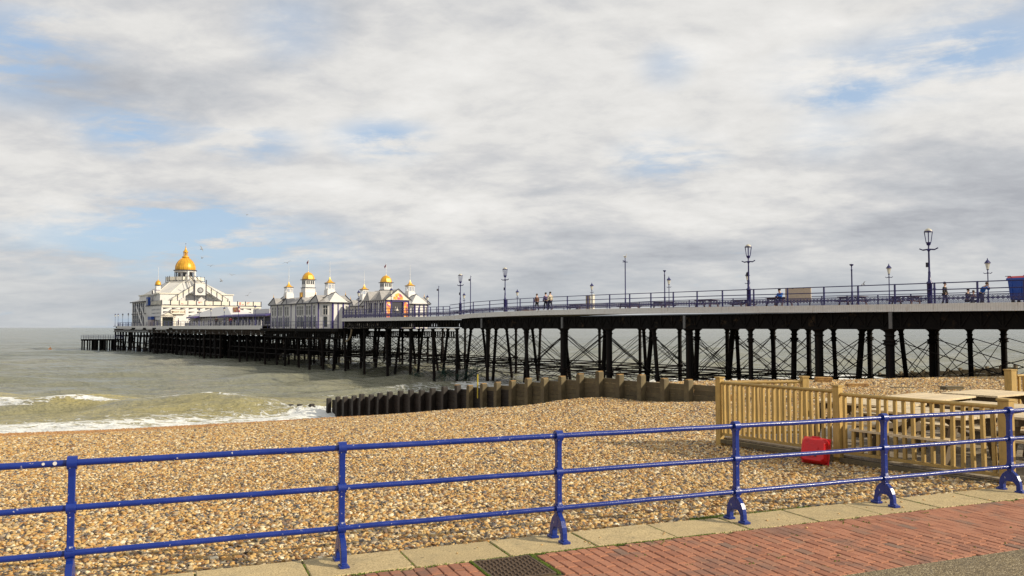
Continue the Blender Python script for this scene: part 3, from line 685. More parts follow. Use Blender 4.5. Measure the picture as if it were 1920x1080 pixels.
# ------------------------------------------------------------------ picnic terrace: deck, fences, tables
F0, F2 = Vector((4.0, 16.0)), Vector((6.80, 11.45)); FD = (F2 - F0).normalized(); FA = math.atan2(FD.y, FD.x); FN = Vector((-FD.y, FD.x)); FL = (F2 - F0).length
def terrace():
    t = thing('timber_terrace', None, None, (F0.x, F0.y, 0), FA, kind='structure')
    for i in range(38):
        y0 = 0.06 + i * 0.148; o = MB().box(-0.15 if y0 < 1.9 else -.05, FL + .05, y0, y0 + 0.14, -0.03, 0.0).build('plank', M['greywood'], t, bevel=0)
        o.location.z = random.uniform(-.002, .002)
    MB().box(-.1, FL, .1, 5.6, -.2, -.034).build('joist_frame', M['greywood'], t)
terrace()
slat_me = MB().box(-.025, .025, -.023, .023, 0.0, 0.87).mesh('slat', M['newwood'])
def picket(t, x0, x1, step, zt=1.02, zb=.07, yo=0.0):
    n = int((x1 - x0) / step)
    for i in range(n):
        x = x0 + step * (i + .5); o = link('slat', slat_me, t, (x, yo, zb + 0.02)); o.rotation_euler = (random.gauss(0, .006), random.gauss(0, .010), random.gauss(0, .05)); o.scale.z = (zt - .05 - zb) / .87
    mb = MB(); mb.tube((x0, yo, zt), (x1, yo, zt), .030, n=10); mb.build('top_rail', M['newwood'], t)
    MB().box(x0, x1, yo - .022, yo + .022, zb - .03, zb + .015).build('bottom_rail', M['newwood'], t)
def fpost(t, x, y=0.0, h=1.13, w=.10):
    mb = MB().box(x - w / 2, x + w / 2, y - w / 2, y + w / 2, -.25, h); mb.build('fence_post', M['newwood'], t, bevel=.006)
    MB().box(x - w / 2 - .012, x + w / 2 + .012, y - w / 2 - .012, y + w / 2 + .012, h + .002, h + .03).build('post_cap', M['newwood'], t)
def fences():
    t = thing('timber_fence', 'pale picket fence along the near side of the picnic terrace', 'fence', (F0.x, F0.y, 0), FA)
    mid = (Vector((5.34, 13.72)) - F0).dot(FD)
    for x in (0, mid, FL): fpost(t, x, 0, 1.12 if x < FL else 1.09, .12 if x < FL else .15)
    picket(t, .06, mid - .06, .118, 1.04); picket(t, mid + .06, FL - .07, .150, 1.0)
    MB().box(.07, FL - .1, -.06, -.02, -.10, -.03).build('base_board', M['oldwood'], t)
    G = Vector((5.72, 16.25)); d = (G - F0); t2 = thing('timber_fence', 'short pale picket fence at the far left corner of the terrace', 'fence', (F0.x, F0.y, 0), math.atan2(d.y, d.x))
    fpost(t2, d.length, 0, 1.12, .13); picket(t2, .08, d.length - .08, .14, 1.04)
    Rr = Vector((11.35, 18.9)); t3 = thing('timber_fence', 'pale picket fence cut off by the right edge behind the tables', 'fence', (Rr.x, Rr.y, 0), SHORE)
    fpost(t3, 0, 0, 1.12, .18); fpost(t3, .14, .10, 1.05, .12); picket(t3, .2, 2.4, .16, 1.0); fpost(t3, 2.5)
fences()

def picnic_table(name, m, label, loc, rz, L=1.65, group=None, cat='picnic table'):
    t = thing(name, label, cat, loc, rz, group)
    pl = MB().box(-L / 2, L / 2, -.058, .058, -.019, .019).mesh('plank', m)
    for i in range(9): o = link('tabletop_plank', pl, t, (0, -.504 + i * .126, .735 + random.uniform(-.002, .002)), bevel=.003)
    for s in (-1, 1):
        for k in range(2): link('seat_plank', pl, t, (0, s * (.80 + k * .126), .44))
        x = s * (L / 2 - .22)
        for q in (-1, 1): MB().beam((x, q * .70, 0), (x, q * .40, .715), .05, .16).build('leg', (M['shadewood'] if m is M['tablewood'] else m), t)
        MB().beam((x + .047, -.98, .395), (x + .047, .98, .395), .045, .09).build('seat_bearer', (M['shadewood'] if m is M['tablewood'] else m), t)
        MB().beam((x + .052, -.54, .66), (x + .052, .54, .66), .045, .11).build('top_bearer', (M['shadewood'] if m is M['tablewood'] else m), t)
        MB().beam((x, 0, .40), (s * .12, 0, .70), .045, .07).build('brace', (M['shadewood'] if m is M['tablewood'] else m), t)
    return t
labs = [('pale square-topped picnic table nearest the corner behind the fence slats', (6.45, 15.15)), ('sunlit picnic table in the middle of the far row', (8.15, 16.3)), ('sunlit picnic table at the right of the far row beside the fence post', (9.9, 17.25)),
        ('grey picnic table in the second row behind the red tub', (6.75, 13.35)), ('grey picnic table between the far row and the promenade railing', (8.5, 14.35)), ('nearest grey picnic table cut off beside the terrace corner post', (8.35, 12.35))]
tb0 = picnic_table('picnic_table', M['tablewood'], labs[0][0], (*labs[0][1], 0), FA + .06, group='picnic tables on the terrace')
for i, (lb, (x, y)) in enumerate(labs[1:]): dup(tb0, (x, y, 0), FA + [.12, .05, 0.0, .08, .03][i] + (math.pi / 2 if i in (0, 1) else 0), lb)
dup(tb0, (10.6, 15.0, 0), FA, 'picnic table at the right edge in front of the far fence')

def red_tub():
    base = Vector((4.94, 13.60)); z = float(beach_z(*toaq(base.x, base.y)))
    t = thing('red_plastic_block', 'red plastic barrier foot leaning on the timber fence', 'barrier foot', (base.x, base.y, z + .02), FA)
    t.rotation_euler = (R(-12), R(2), FA + .30); t.scale = (.95, .95, .95)
    w, h, d = .225, .43, .17
    def oct_(sx, sz, z0, r): return [(-sx + r, z0), (sx - r, z0), (sx, z0 + r), (sx, z0 + 2 * sz - r), (sx - r, z0 + 2 * sz), (-sx + r, z0 + 2 * sz), (-sx, z0 + 2 * sz - r), (-sx, z0 + r)]
    a = oct_(w, h / 2, 0, .05); b = oct_(w - .035, h / 2 - .035, .035, .045)
    mb = MB(); n = 8
    vs = [(x, 0, zz) for x, zz in a] + [(x, -d * .55, zz) for x, zz in a] + [(x, -d, zz) for x, zz in b]
    mb.add(vs, [tuple(range(n))] + [(k * n + i, k * n + (i + 1) % n, (k + 1) * n + (i + 1) % n, (k + 1) * n + i) for k in (0, 1) for i in range(n)] + [tuple(reversed(range(2 * n, 3 * n)))])
    mb.build('shell', M['red'], t, bevel=.012)
    MB().box(-w - .012, w + .012, -.008, .018, -.01, h + .012).build('rim', M['red'], t, bevel=.01)
    MB().prism([(-.10, .10), (.02, .09), (.09, .16), (.10, .27), (.02, .33), (-.09, .31), (-.13, .2)], -d - .012, -d + .001).build('embossed_panel', M['red'], t, bevel=.008)
    MB().box(-.07, .07, -d * .55, -.01, h - .02, h + .028).build('handle', M['red'], t, bevel=.01)
    MB().lathe([(.016, 0), (.016, .004)], n=10).build('plug', M['darktrim'], t, (.06, -d - .014, .12)).rotation_euler = (R(90), 0, 0)
red_tub()

# ------------------------------------------------------------------ groynes
GA = math.atan2(PU.y, PU.x)
def groyne():
    o = Vector((6.7, 36.0)); k = 1 / PU.y
    t = thing('timber_groyne', 'long weathered timber groyne of posts and planks running into the surf', 'groyne', (o.x, o.y, 0), GA)
    ds = [-1.1 + 1.1 * i for i in range(27)]
    top = lambda d: -0.06 if d < 3.5 else -0.06 - 0.1325 * (d - 3.5)
    zb = lambda d: float(beach_z(*toaq(o.x - .745 * d - .6, 36 + d - .5)))
    for i, d in enumerate(ds):
        s = d * k; zt = top(d) + random.uniform(-.05, .06) + (0.12 if abs(d - 3.3) < .3 else 0); wet = d > 12.5
        w = .135; z0 = -6.5 if d > 14 else -3.6
        mb = MB().prism([(-w, z0), (w, z0), (w, zt - .10), (w * .5, zt), (-w * .7, zt), (-w, zt - .06)], -.02, .30)
        mb.build('post', M['wetwood'] if wet else M['oldwood'], t, (s, 0, 0), bevel=.012).rotation_euler = (random.gauss(0, .012), random.gauss(0, .012), 0)
        if d < 13.5: MB().prism([(-w * .72, zt - .03), (w * .5, zt - .03), (w * .52, zt + .012), (-w * .70, zt + .014)], -.015, .295).build('post_cap', M['posttop'], t, (s, 0, 0))
    for i in range(-1, len(ds)):
        d0 = ds[i] if i >= 0 else -2.3; s0, s1 = d0 * k + .004, (d0 + 1.1) * k - .004
        if i == len(ds) - 1: continue
        zt = top(d0 + .5) - .22 - (random.uniform(0, .05)); zlow = min(zb(d0), zb(d0 + 1.1)) - .35; z = zt; j = 0
        while z > zlow and j < 12:
            h = .225; tt = random.uniform(-.012, .012)
            MB().box(s0, s1, -.13 + tt, -.03 + tt, z - h + .012, z).build('plank', M['wetwood'] if (d0 > 8 and j > 0) or d0 > 11 else M['oldwood'], t)
            z -= h; j += 1
    sc = 28.6 * k
    yp = MB(); yp.tube((11.25 * k, .33, -1.9), (11.25 * k, .33, -.55), .035, n=8); yp.build('marker_pole', mat('yellow_marker', (.55, .45, .04), .6, second=(.3, .1, .04)), t)
groyne()
for i, (x, y, w, h) in enumerate([(-17.7, 66.6, .35, .45), (-16.9, 66.2, .35, .5), (-16.3, 65.7, 1.0, .42), (-15.7, 65.2, .35, .62), (-18.6, 67.6, .4, .35)]):
    mb = MB().box(-w / 2, w / 2, -.16, .16, -7 - SEA_Z, h).box(-w / 2 - .12, w / 2 - .2, -.2, -.165, -.3, h - .18)
    o = mb.build('timber_stump', M['wetwood'], None, (x, y, SEA_Z), GA, bevel=.02)
    tag(o, ['dark timber stump in the foam beyond the groyne, second of the five from the left', 'dark timber stump in the foam beyond the groyne, middle of five', 'widest dark timber stump in the foam beyond the groyne', 'tallest dark stump closest to the seaward end of the groyne', 'small isolated stump farthest out in the foam'][i], 'stump', 'broken groyne stumps in the surf')
def far_groyne():
    xs = Vector(((1905 - 960) / 1552 * 92, 92)); xe = Vector(((1560 - 960) / 1552 * 118, 118))
    d = xe - xs; L = d.length; t = thing('timber_groyne', 'distant dark plank groyne seen through the pier columns at right', 'groyne', (xs.x, xs.y, 0), math.atan2(d.y, d.x))
    n = 16
    for i in range(n):
        s0, s1 = L * i / n, L * (i + 1) / n; zt = -2.35 - 2.7 * i / n
        for j in range(4): MB().box(s0 + .01, s1 - .01, -.1, .1, zt - .55 * (j + 1) + .02, zt - .55 * j).build('plank', M['oldwood'], t)
        MB().box(s0 - .15, s0 + .15, .1, .4, zt - 2.5, zt + .35).build('post', M['oldwood'], t)
far_groyne()
for i, (px, Y, w, lb) in enumerate([(1542, 41, .8, 'rusty brown timber end poking from the shingle left of the others'), (1605, 38, .95, 'low rusty timber end lying on the shingle crest'), (1690, 37, 1.0, 'flat thin dark board lying on the shingle'), (1782, 34, .8, 'dark timber block on the shingle behind the tables'), (1362, 33.2, .6, 'rusty post head beside the fence corner at the groyne end')]):
    x = (px - 960) / 1552 * Y; z = float(beach_z(*toaq(x, Y))); h = [.26, .16, .06, .17, .3][i]
    o = MB().box(-w / 2, w / 2, -.2, .2, -.4, h).box(-w / 2 + .05, w / 2 - .1, -.24, -.205, -.3, h * .6).build('timber_baulk', M['oldwood'] if i in (2, 3) else M['posttop'], None, (x, Y, z), random.uniform(-.2, .2), bevel=.02)
    tag(o, lb, 'timber', 'old timbers in the shingle')

# ------------------------------------------------------------------ the pier
def pier_local(s, t, z=0): return (s, -t, z)
pier = thing('pier', 'long seaside pier on black iron columns with a white fascia', 'pier', (P0.x, P0.y, 0), PA)
def pbox(mb, s0, s1, t0, t1, z0, z1): return mb.box(s0, s1, -t1, -t0, z0, z1)
W = 18.0
for (s0, z0), (s1, z1) in zip(CAMBER[:-1], CAMBER[1:]):
    MB().add([(s0, -.06, z0), (s1, -.06, z1), (s1, -W + .06, z1), (s0, -W + .06, z0), (s0, -.06, z0 - .1), (s1, -.06, z1 - .1), (s1, -W + .06, z1 - .1), (s0, -W + .06, z0 - .1)], [(0, 1, 2, 3), (7, 6, 5, 4), (0, 4, 5, 1), (3, 2, 6, 7), (0, 3, 7, 4), (1, 5, 6, 2)]).build('deck', M['stain'], pier)
pbox(MB(), 62.5, 92, .06, W - .06, DECK_B - .10, DECK_B).build('deck', M['stain'], pier)
pbox(MB(), 92, 124.5, 4.6, 15.0, DECK_B - .10, DECK_B).build('deck', M['stain'], pier)
pbox(MB(), 92.2, 124.5, -.4, 4.5, DECK_C - .14, DECK_C).build('deck', M['stain'], pier)
pbox(MB(), 92.2, 124.5, 15.1, 20.4, DECK_C - .14, DECK_C).build('deck', M['stain'], pier)
pbox(MB(), 124.6, 148.9, .06, 20, DECK_D - .12, DECK_D).build('deck', M['stain'], pier)
pbox(MB(), 149, 252, .06, 29, DECK_D - .12, DECK_D).build('deck', M['stain'], pier)
# fascia boards
def fascia(s0, s1, zt0, zt1, h, t=0.0, step=2.65, m=M['fascia']):
    n = max(1, round((s1 - s0) / step))
    for i in range(n):
        a, b = s0 + (s1 - s0) * i / n, s0 + (s1 - s0) * (i + 1) / n; za, zb = zt0 + (zt1 - zt0) * i / n, zt0 + (zt1 - zt0) * (i + 1) / n
        y = -t + random.uniform(-.012, .012)
        mb = MB(); mb.add([(a + .008, y, za - h), (b - .008, y, zb - h), (b - .008, y + .06, zb - h), (a + .008, y + .06, za - h), (a + .008, y, za), (b - .008, y, zb), (b - .008, y + .06, zb), (a + .008, y + .06, za)],
                          [(0, 3, 2, 1), (4, 5, 6, 7), (0, 1, 5, 4), (1, 2, 6, 5), (2, 3, 7, 6), (3, 0, 4, 7)])
        mb.add([(a + .004, y + .058, za - h), (b - .004, y + .058, zb - h), (b - .004, y + .10, zb - h), (a + .004, y + .10, za - h), (a + .004, y + .058, za - h + .07), (b - .004, y + .058, zb - h + .07), (b - .004, y + .10, zb - h + .07), (a + .004, y + .10, za - h + .07)],
               [(0, 3, 2, 1), (4, 5, 6, 7), (0, 1, 5, 4), (1, 2, 6, 5), (2, 3, 7, 6), (3, 0, 4, 7)])
        mb.build('fascia_panel', m, pier)
for (s0, z0), (s1, z1) in zip(CAMBER[:-1], CAMBER[1:]): fascia(s0, s1, z0, z1, .50)
fascia(62.5, 92, DECK_B, DECK_B, .47)
fascia(124.6, 246, DECK_D, DECK_D, .72, step=3.6)
for (a, b, z) in ((190, 200, .12), (203, 209, .10), (214, 222, .14), (228, 236, .1)): MB().box(a, b, .05, .30, DECK_D - .95, DECK_D - .95 + z).build('loose_board', M['fascia'], pier)
for (a, b) in ((184.5, 187), (200, 203), (210.5, 213), (222.5, 226)): MB().box(a, b, .105, .25, DECK_D - .9, DECK_D - .45).build('gap_shade', M['girder'], pier)  # dark boxes standing in for the shade of gaps along the fascia
# landward return of the lower kiosk deck and its dark edge beam
MB().box(92.2, 124.5, .40, .52, DECK_C - .45, DECK_C - .02).build('edge_beam', M['girder'], pier)
MB().box(92.05, 92.2, -4.5, .4, DECK_C - .45, DECK_C).build('edge_beam', M['girder'], pier)
# longitudinal girders
def girder(s0, s1, t, zb, zt, pattern, step, m=M['girder']):
    mb = MB(); y = -t
    mb.box(s0, s1, y - .14, y + .14, zb, zb + .13); mb.box(s0, s1, y - .14, y + .14, zt - .10, zt)
    if pattern == 'plate':
        mb.box(s0, s1, y - .02, y + .02, zb + .13, zt - .1)
        n = int((s1 - s0) / step)
        for i in range(n + 1):
            s = s0 + i * step; mb.box(s - .05, s + .05, y + .02, y + .10, zb + .13, zt - .1)
            if i < n: mb.beam((s + .05, y + .05, zb + .15), (s + step / 2, y + .05, zt - .13), .07, .08); mb.beam((s + step / 2, y + .05, zt - .13), (s + step - .05, y + .05, zb + .15), .07, .08)
    else:
        n = int((s1 - s0) / step)
        for i in range(n):
            s = s0 + (i + .5) * step
            mb.prism([(s - step * .20, zb + .13), (s + step * .20, zb + .13), (s + step * .34, zt - .22), (s + step * .28, zt - .1), (s - step * .28, zt - .1), (s - step * .34, zt - .22)], y - .03, y + .03)
    mb.build('girder', m, pier)
for t, pt in ((.30, 'plate'), (6, 'lattice'), (12, 'lattice'), (17.7, 'plate')): girder(-30, 60, t, 1.98, 3.16, pt, 1.25)
for t in (.34, 17.6): pbox(MB(), 3, 59.5, t - .03, t + .03, 3.17, 3.22).build('packing_plate', M['girder'], pier)
for t in (.30, 6, 12, 17.7): girder(60.1, 92, t, 2.10, DECK_B - .47, 'lattice', .62)
for t in (.2, 5, 15, 20): girder(92.3, 124.4, t, DECK_C - 1.55, DECK_C - .46, 'lattice', .7, M['girder'])
for t in (.25, 10, 20, 28.5): girder(124.7 if t < 21 else 149, 252, t, DECK_D - 1.75, DECK_D - .73, 'lattice', .85, M['rust'])
cj = MB()
for s in np.arange(-29, 92, 1.3): cj.box(s - .06, s + .06, -W + .4, -.45, 2.75, 2.93)
for s in np.arange(126, 251, 2.0): cj.box(s - .08, s + .08, -28.4 if s > 149 else -19.8, -.45, DECK_D - .6, DECK_D - .15)
cj.build('cross_beams', M['girder'], pier, kind='stuff')
for px in (1670, 1284, 1055, 904, 2300): s = S_of(px, 0); MB().box(s - .20, s + .02, .10, .20, 2.02, 3.10).build('downpipe', mat('galvanised_pipe', (.12, .12, .12), .5) if px == 1670 else bpy.data.materials['galvanised_pipe'], pier)
# columns: unit meshes shared and scaled
def col_mesh(r, thick):
    mb = MB(); H = 1.0
    mb.lathe([(r, 0), (r * .96, 1)], n=12); return mb.mesh('column', M['iron'])
col_unit = col_mesh(1.0, False)
rod_unit = MB().tube((0, 0, 0), (0, 0, 1), 1.0, n=5, caps=False).mesh('tie_rod', M['iron'])
cap_me = MB().lathe([(.9, -.62), (1.0, -.60), (1.25, -.52), (1.25, -.46), (.95, -.42), (1.0, -.22), (1.5, -.06), (1.9, 0), (1.9, .06)], n=12).mesh('capital', M['iron'])
joint_me = MB().lathe([(1.02, -.30), (1.55, -.24), (1.55, -.12), (1.2, -.08), (1.25, .08), (1.55, .12), (1.55, .24), (1.02, .30)], n=12).mesh('joint', M['iron'])
def place_between(me, name, p0, p1, r):
    p0, p1 = Vector(p0), Vector(p1); d = p1 - p0; o = link(name, me, pier); o.location = p0; o.rotation_euler = d.to_track_quat('Z', 'Y').to_euler(); o.scale = (r, r, d.length); return o
def column(s, t, ztop, r=.2, ds=0.0, dt=0.0, zb=-6.4, joints=(-2.1,), cap=True):
    top = Vector((s, -t, ztop - .05)); bot = Vector((s + ds, -(t + dt), zb)); c = place_between(col_unit, 'column', bot, top, r)
    ax = (top - bot).normalized(); rot = ax.to_track_quat('Z', 'Y').to_euler()
    if cap:
        k = link('capital', cap_me, pier, top); k.rotation_euler = rot; k.scale = (r, r, .8)
    for z in joints:
        p = bot + (top - bot) * ((z - zb) / (ztop - zb)); k = link('joint', joint_me, pier, p); k.rotation_euler = rot; k.scale = (r * .98, r * .98, .6)
    return top, bot
rods_left = [295]; restrods = MB()
def rod(p0, p1, r=.028):
    if rods_left[0] > 0: place_between(rod_unit, 'tie_rod', p0, p1, r); rods_left[0] -= 1
    else: restrods.tube(p0, p1, r, n=4, caps=False, smooth=False)
near_px = [2060, 1668, 1535, 1407, 1292, 1226, 1142, 1056, 985, 914]
bents = [(S_of(px, .5), (px in (1668, 1535, 1292, 1142, 1056))) for px in near_px] + [(s, False) for s in (61.5, 67, 72.5, 79, 85.5, 92)]
tt = [0.5, 6.2, 11.8, 17.5]
pts = []
for i, (s, big) in enumerate(bents):
    row = []
    for j, t in enumerate(tt):
        r = .30 if (big and j == 0) else (.23 if j in (1, 3) and s < 45 else .185)
        lean = (0, 0) if j in (0, 3) else ((-.9 if j == 1 else .9), random.choice((-.35, .3)))
        if not big and i % 3 == 2 and j == 0: lean = (0, -.75)
        if s > 58 and j in (0, 3): lean = (0, -.55 if j == 0 else .5) if i % 2 else (0, 0)
        top, bot = column(s, t, 2.0, r, ds=lean[1], dt=lean[0], joints=(-2.1,) if i > 5 else (1.15, -2.3) if i % 2 else (-2.3,))
        row.append((top, bot, r))
    pts.append(row)
def at(tb, z): top, bot, _ = tb; return bot + (top - bot) * ((z - bot.z) / (top.z - bot.z))
for i in range(len(pts)):
    for j in (0, 1, 2):
        a, b = pts[i][j], pts[i][j + 1]; zl = -2.2
        rod(at(a, 1.3), at(b, zl)); rod(at(b, 1.3), at(a, zl))
        if i > 5: rod(at(a, zl), at(b, -4.4), .025); rod(at(b, zl), at(a, -4.4), .025)
        restrods.tube(at(a, zl), at(b, zl), .07, n=5, caps=False)
    if i + 1 < len(pts):
        for j in (0, 3, 1, 2):
            a, b = pts[i][j], pts[i + 1][j]
            rod(at(a, 1.35), at(b, -2.25), .032); rod(at(b, 1.35), at(a, -2.25), .032)
            restrods.tube(at(a, -2.15), at(b, -2.15), .065, n=5, caps=False)
            if i >= 4 and j in (0, 3): restrods.tube(at(a, -2.2), at(b, -4.3), .028, n=4, caps=False); restrods.tube(at(b, -2.2), at(a, -4.3), .028, n=4, caps=False)
            if i >= 3: restrods.tube(at(a, -2.75), at(b, -2.75), .05, n=5, caps=False)
# kiosk part
rowC = []
for i, s in enumerate(np.arange(95.5, 149, 4.9)):
    row = []
    for j, t in enumerate((.7, 5, 10, 15, 19.6)):
        lean = (0, random.choice((-.8, 0, .7)) if j % 2 == 0 else 0)
        row.append((*column(s + random.uniform(-.3, .3), t, DECK_C - 1.5 if (j in (0, 4) or s > 124) else 1.9, .19, ds=lean[1], dt=lean[0], joints=(-2.4,)), .19))
    rowC.append(row)
prev = pts[-1]
for i, row in enumerate(rowC):
    for j in range(4): restrods.tube(at(row[j], .1), at(row[j + 1], -2.3), .03, n=4, caps=False); restrods.tube(at(row[j + 1], .1), at(row[j], -2.3), .03, n=4, caps=False); restrods.tube(at(row[j], -2.3), at(row[j + 1], -2.3), .08, n=5, caps=False)
    if i:
        for j in range(5):
            a, b = rowC[i - 1][j], row[j]
            restrods.tube(at(a, .1), at(b, -2.3), .03, n=4, caps=False); restrods.tube(at(b, .1), at(a, -2.3), .03, n=4, caps=False)
            for z in (-1.6, -2.5): restrods.tube(at(a, z), at(b, z), .07, n=5, caps=False)
            if j in (0, 2, 4): restrods.tube(at(a, -2.4), at(b, -4.4), .03, n=4, caps=False); restrods.tube(at(b, -2.4), at(a, -4.4), .03, n=4, caps=False)
for s in (96, 105, 114, 122):                           # curved brackets under the kiosk deck edge
    pr = None
    for k in range(7):
        an = k / 6 * math.pi / 2; p = Vector((s - 1.8 * math.cos(an), -.35, DECK_C - 1.6 - 1.7 + 1.7 * math.sin(an)))
        if pr is not None: restrods.tube(pr, p, .07, n=5, caps=False)
        pr = p
cb = MB(); pr = None
for k in range(9):
    an = k / 8 * math.pi / 2; p = Vector((90.3 - 1.9 * math.sin(an), .12, .10 + 1.75 * (1 - math.cos(an)))); 
    if pr is not None: cb.beam(pr, p, .16, .16)
    pr = p
cb.build('curved_bracket', mat('pale_bracket_paint', (.22, .17, .10), .7), pier)
# theatre head: dense piles and walings
pile_me = MB().lathe([(1, 0), (.94, 1)], n=8).mesh('pile', M['iron'])
npile = 0
for i, s in enumerate(np.arange(150, 251.5, 3.6)):
    for j, t in enumerate((.5, 4.5, 9.5, 15, 21, 27.5)):
        rr = random.choice((.17, .2, .26, .30)); p0 = Vector((s + random.uniform(-.9, .9), -(t + random.uniform(-.4, .4)), -6.8)); p1 = Vector((s + random.uniform(-.25, .25), -t, DECK_D - 1.7))
        o = place_between(pile_me, 'pile', p0, p1, rr); npile += 1
br = MB()
for t in (.7, 9.6, 21): 
    for z in (-.35, -2.1, -3.5): br.box(149, 251, -t - .1, -t + .1, z - .14, z + .14)
    for i, s in enumerate(np.arange(150, 248, 3.6)):
        if i % 2 or t > 1: br.beam((s, -t, .4), (s + 3.6, -t, -3.4), .09, .09); br.beam((s + 3.6, -t, .4), (s, -t, -3.4), .09, .09)
for i, s in enumerate(np.arange(150, 251, 3.6)):
    if s > 175: br.box(s - .3, s + 1.5, -.62, -.5, -4.8, -3.2 + random.uniform(-.3, .3))
    br.box(s - .1, s + .1, -27, -.8, -.5, -.2)
    if i % 2 == 0: br.box(s - .35, s + .35, -13.5, -10, -4.8, -1.2)  # solid plates added here and on the next line, darkening gaps between piles
    if s > 185: br.box(s, s + 2.6, -20.5, -20.2, -4.8, -2.2)
br.build('bracing', M['iron'], pier, kind='stuff')
restrods.build('tie_rods', M['iron'], pier, kind='stuff')
# landing stage at the seaward end
lx, ly = PS(239, 0)
ls = thing('landing_stage', 'low dark landing stage jutting left from the seaward end of the pier', 'jetty', (lx, ly, 0), PA)
MB().box(-2, 2, -.2, 10.4, -1.65, -1.2).build('deck', M['girder'], ls)
for y in (.6, 2.2, 3.6, 4.9, 6.1, 7.3, 8.7, 10.1):
    for x in (-1.7, 1.7): MB().tube((x, y, -7), (x, y, -1.65), .42 if y in (2.2, 4.9, 7.3) else .2, n=8).build('pile', M['iron'], ls)
for x in (-1.9, 1.9):
    for y in np.arange(0.2, 10.4, 1.27): MB().tube((x, y, -1.2), (x, y, -.05), .05, n=6).build('railing_post', M['pierblue'], ls)
    for z in (-.05, -.45, -.8): MB().tube((x, 0, z), (x, 10.35, z), .03, n=5).build('handrail', M['pierblue'], ls)
MB().tube((-1.9, 10.3, -.05), (1.9, 10.3, -.05), .03, n=5).build('handrail', M['pierblue'], ls)
for k, (s, z) in enumerate([(70.5, -3.9), (64, -3.2), (60, -3.6), (57.5, -2.6)]):       # torn netting on the braces
    mb = MB(); x, y = PS(s, .4)
    for _ in range(60):
        a = Vector((random.gauss(0, .5), random.gauss(0, .15), random.gauss(0, .35))); b = a + Vector((random.gauss(0, .2), random.gauss(0, .1), -random.random() * .7)); mb.beam(a, b, .05, .03)
    o = mb.build('torn_netting', M['weed'], None, (x, y, z)); tag(o, ['dark green torn netting hanging lowest, just above the breaking water', 'green netting rags on the rods, second from the left', 'green netting tuft caught between two iron columns', 'small rag of green netting, rightmost and highest on the rods'][k], 'netting', 'torn netting on the pier braces')

# railings on the deck
def lattice(L):
    mb = MB(); n = int(L / .27); st = L / n
    mb.box(0, L, -.02, .02, .50, .545); mb.box(0, L, -.02, .02, .10, .135)
    for i in range(n):
        x = st * (i + .5)
        for r in (.135, .062):
            prev = None
            for k in range(11):
                a = 2 * math.pi * k / 10; p = Vector((x + r * math.cos(a), 0, .318 + r * 1.12 * math.sin(a)))
                if prev is not None: mb.beam(prev, p, .03, .034)
                prev = p
        mb.cbox((x, 0, .318), (.05, .02, .05), ry=.78)
        for sg in (-1, 1):
            mb.beam((x - st / 2, 0, .318 - sg * .18), (x - st / 4, 0, .318), .018, .022)
            mb.beam((x + st / 4, 0, .318), (x + st / 2, 0, .318 + sg * .18), .018, .022)
    return mb.mesh('lattice_panel', M['pierblue'])
def pier_rail(label, path, step, h=1.30, t_side=0, lat=True, mid=(.88,)):
    t = thing('pier_railing', label, 'railing', (P0.x, P0.y, 0), PA)
    post = MB().box(-.05, .05, -.04, .04, -.02, h - .02).lathe([(.045, h - .05), (.06, h), (0, h + .05)], n=8).mesh('railing_post', M['pierblue'])
    lm = {}
    for (s0, t0, z0), (s1, t1, z1) in zip(path[:-1], path[1:]):
        a, b = Vector((s0, -t0, z0)), Vector((s1, -t1, z1)); L = (b - a).length; n = max(1, round(L / step)); d = (b - a) / n
        for i in range(n):
            p = a + d * i; link('railing_post', post, t, p)
            if lat:
                key = round(L / n, 2)
                if key not in lm: lm[key] = lattice(L / n)
                o = link('lattice_panel', lm[key], t, p); o.rotation_euler = (0, -math.asin(d.z / d.length), math.atan2(d.y, d.x))
        for z in (h,) + tuple(mid): MB().tube(a + Vector((0, 0, z)), b + Vector((0, 0, z)), .036, n=6).build('handrail', M['pierblue'], t)
    return t
pier_rail('dark blue railing with ringed lattice along the near side of the pier', [(a, .12, z) for a, z in CAMBER], 2.65)
pier_rail('closer-posted blue railing on the stretch of pier before the kiosks', [(62.5, .12, DECK_B), (92, .12, DECK_B)], 1.5, h=1.15, mid=(.8,))
pier_rail('blue railing along the far side of the pier, behind the walkers', [(a, W - .12, z) for a, z in CAMBER] + [(92, W - .12, DECK_B)], 2.65)
pier_rail('thin railing on the low ledge in front of the near white pavilion', [(124, -.3, DECK_C), (92.4, -.3, DECK_C)], 2.6, h=1.1, lat=False, mid=(.55,))
pier_rail('plain blue railing along the platform before the domed theatre', [(125, .15, DECK_D), (246, .15, DECK_D)], 3.6, h=1.05, lat=False, mid=(.3, .6))
pier_rail('blue railing round the seaward end of the pier behind the theatre', [(246, .15, DECK_D), (251.8, 2.0, DECK_D), (251.8, 28.5, DECK_D)], 1.9, h=1.05, lat=False, mid=(.3, .6))

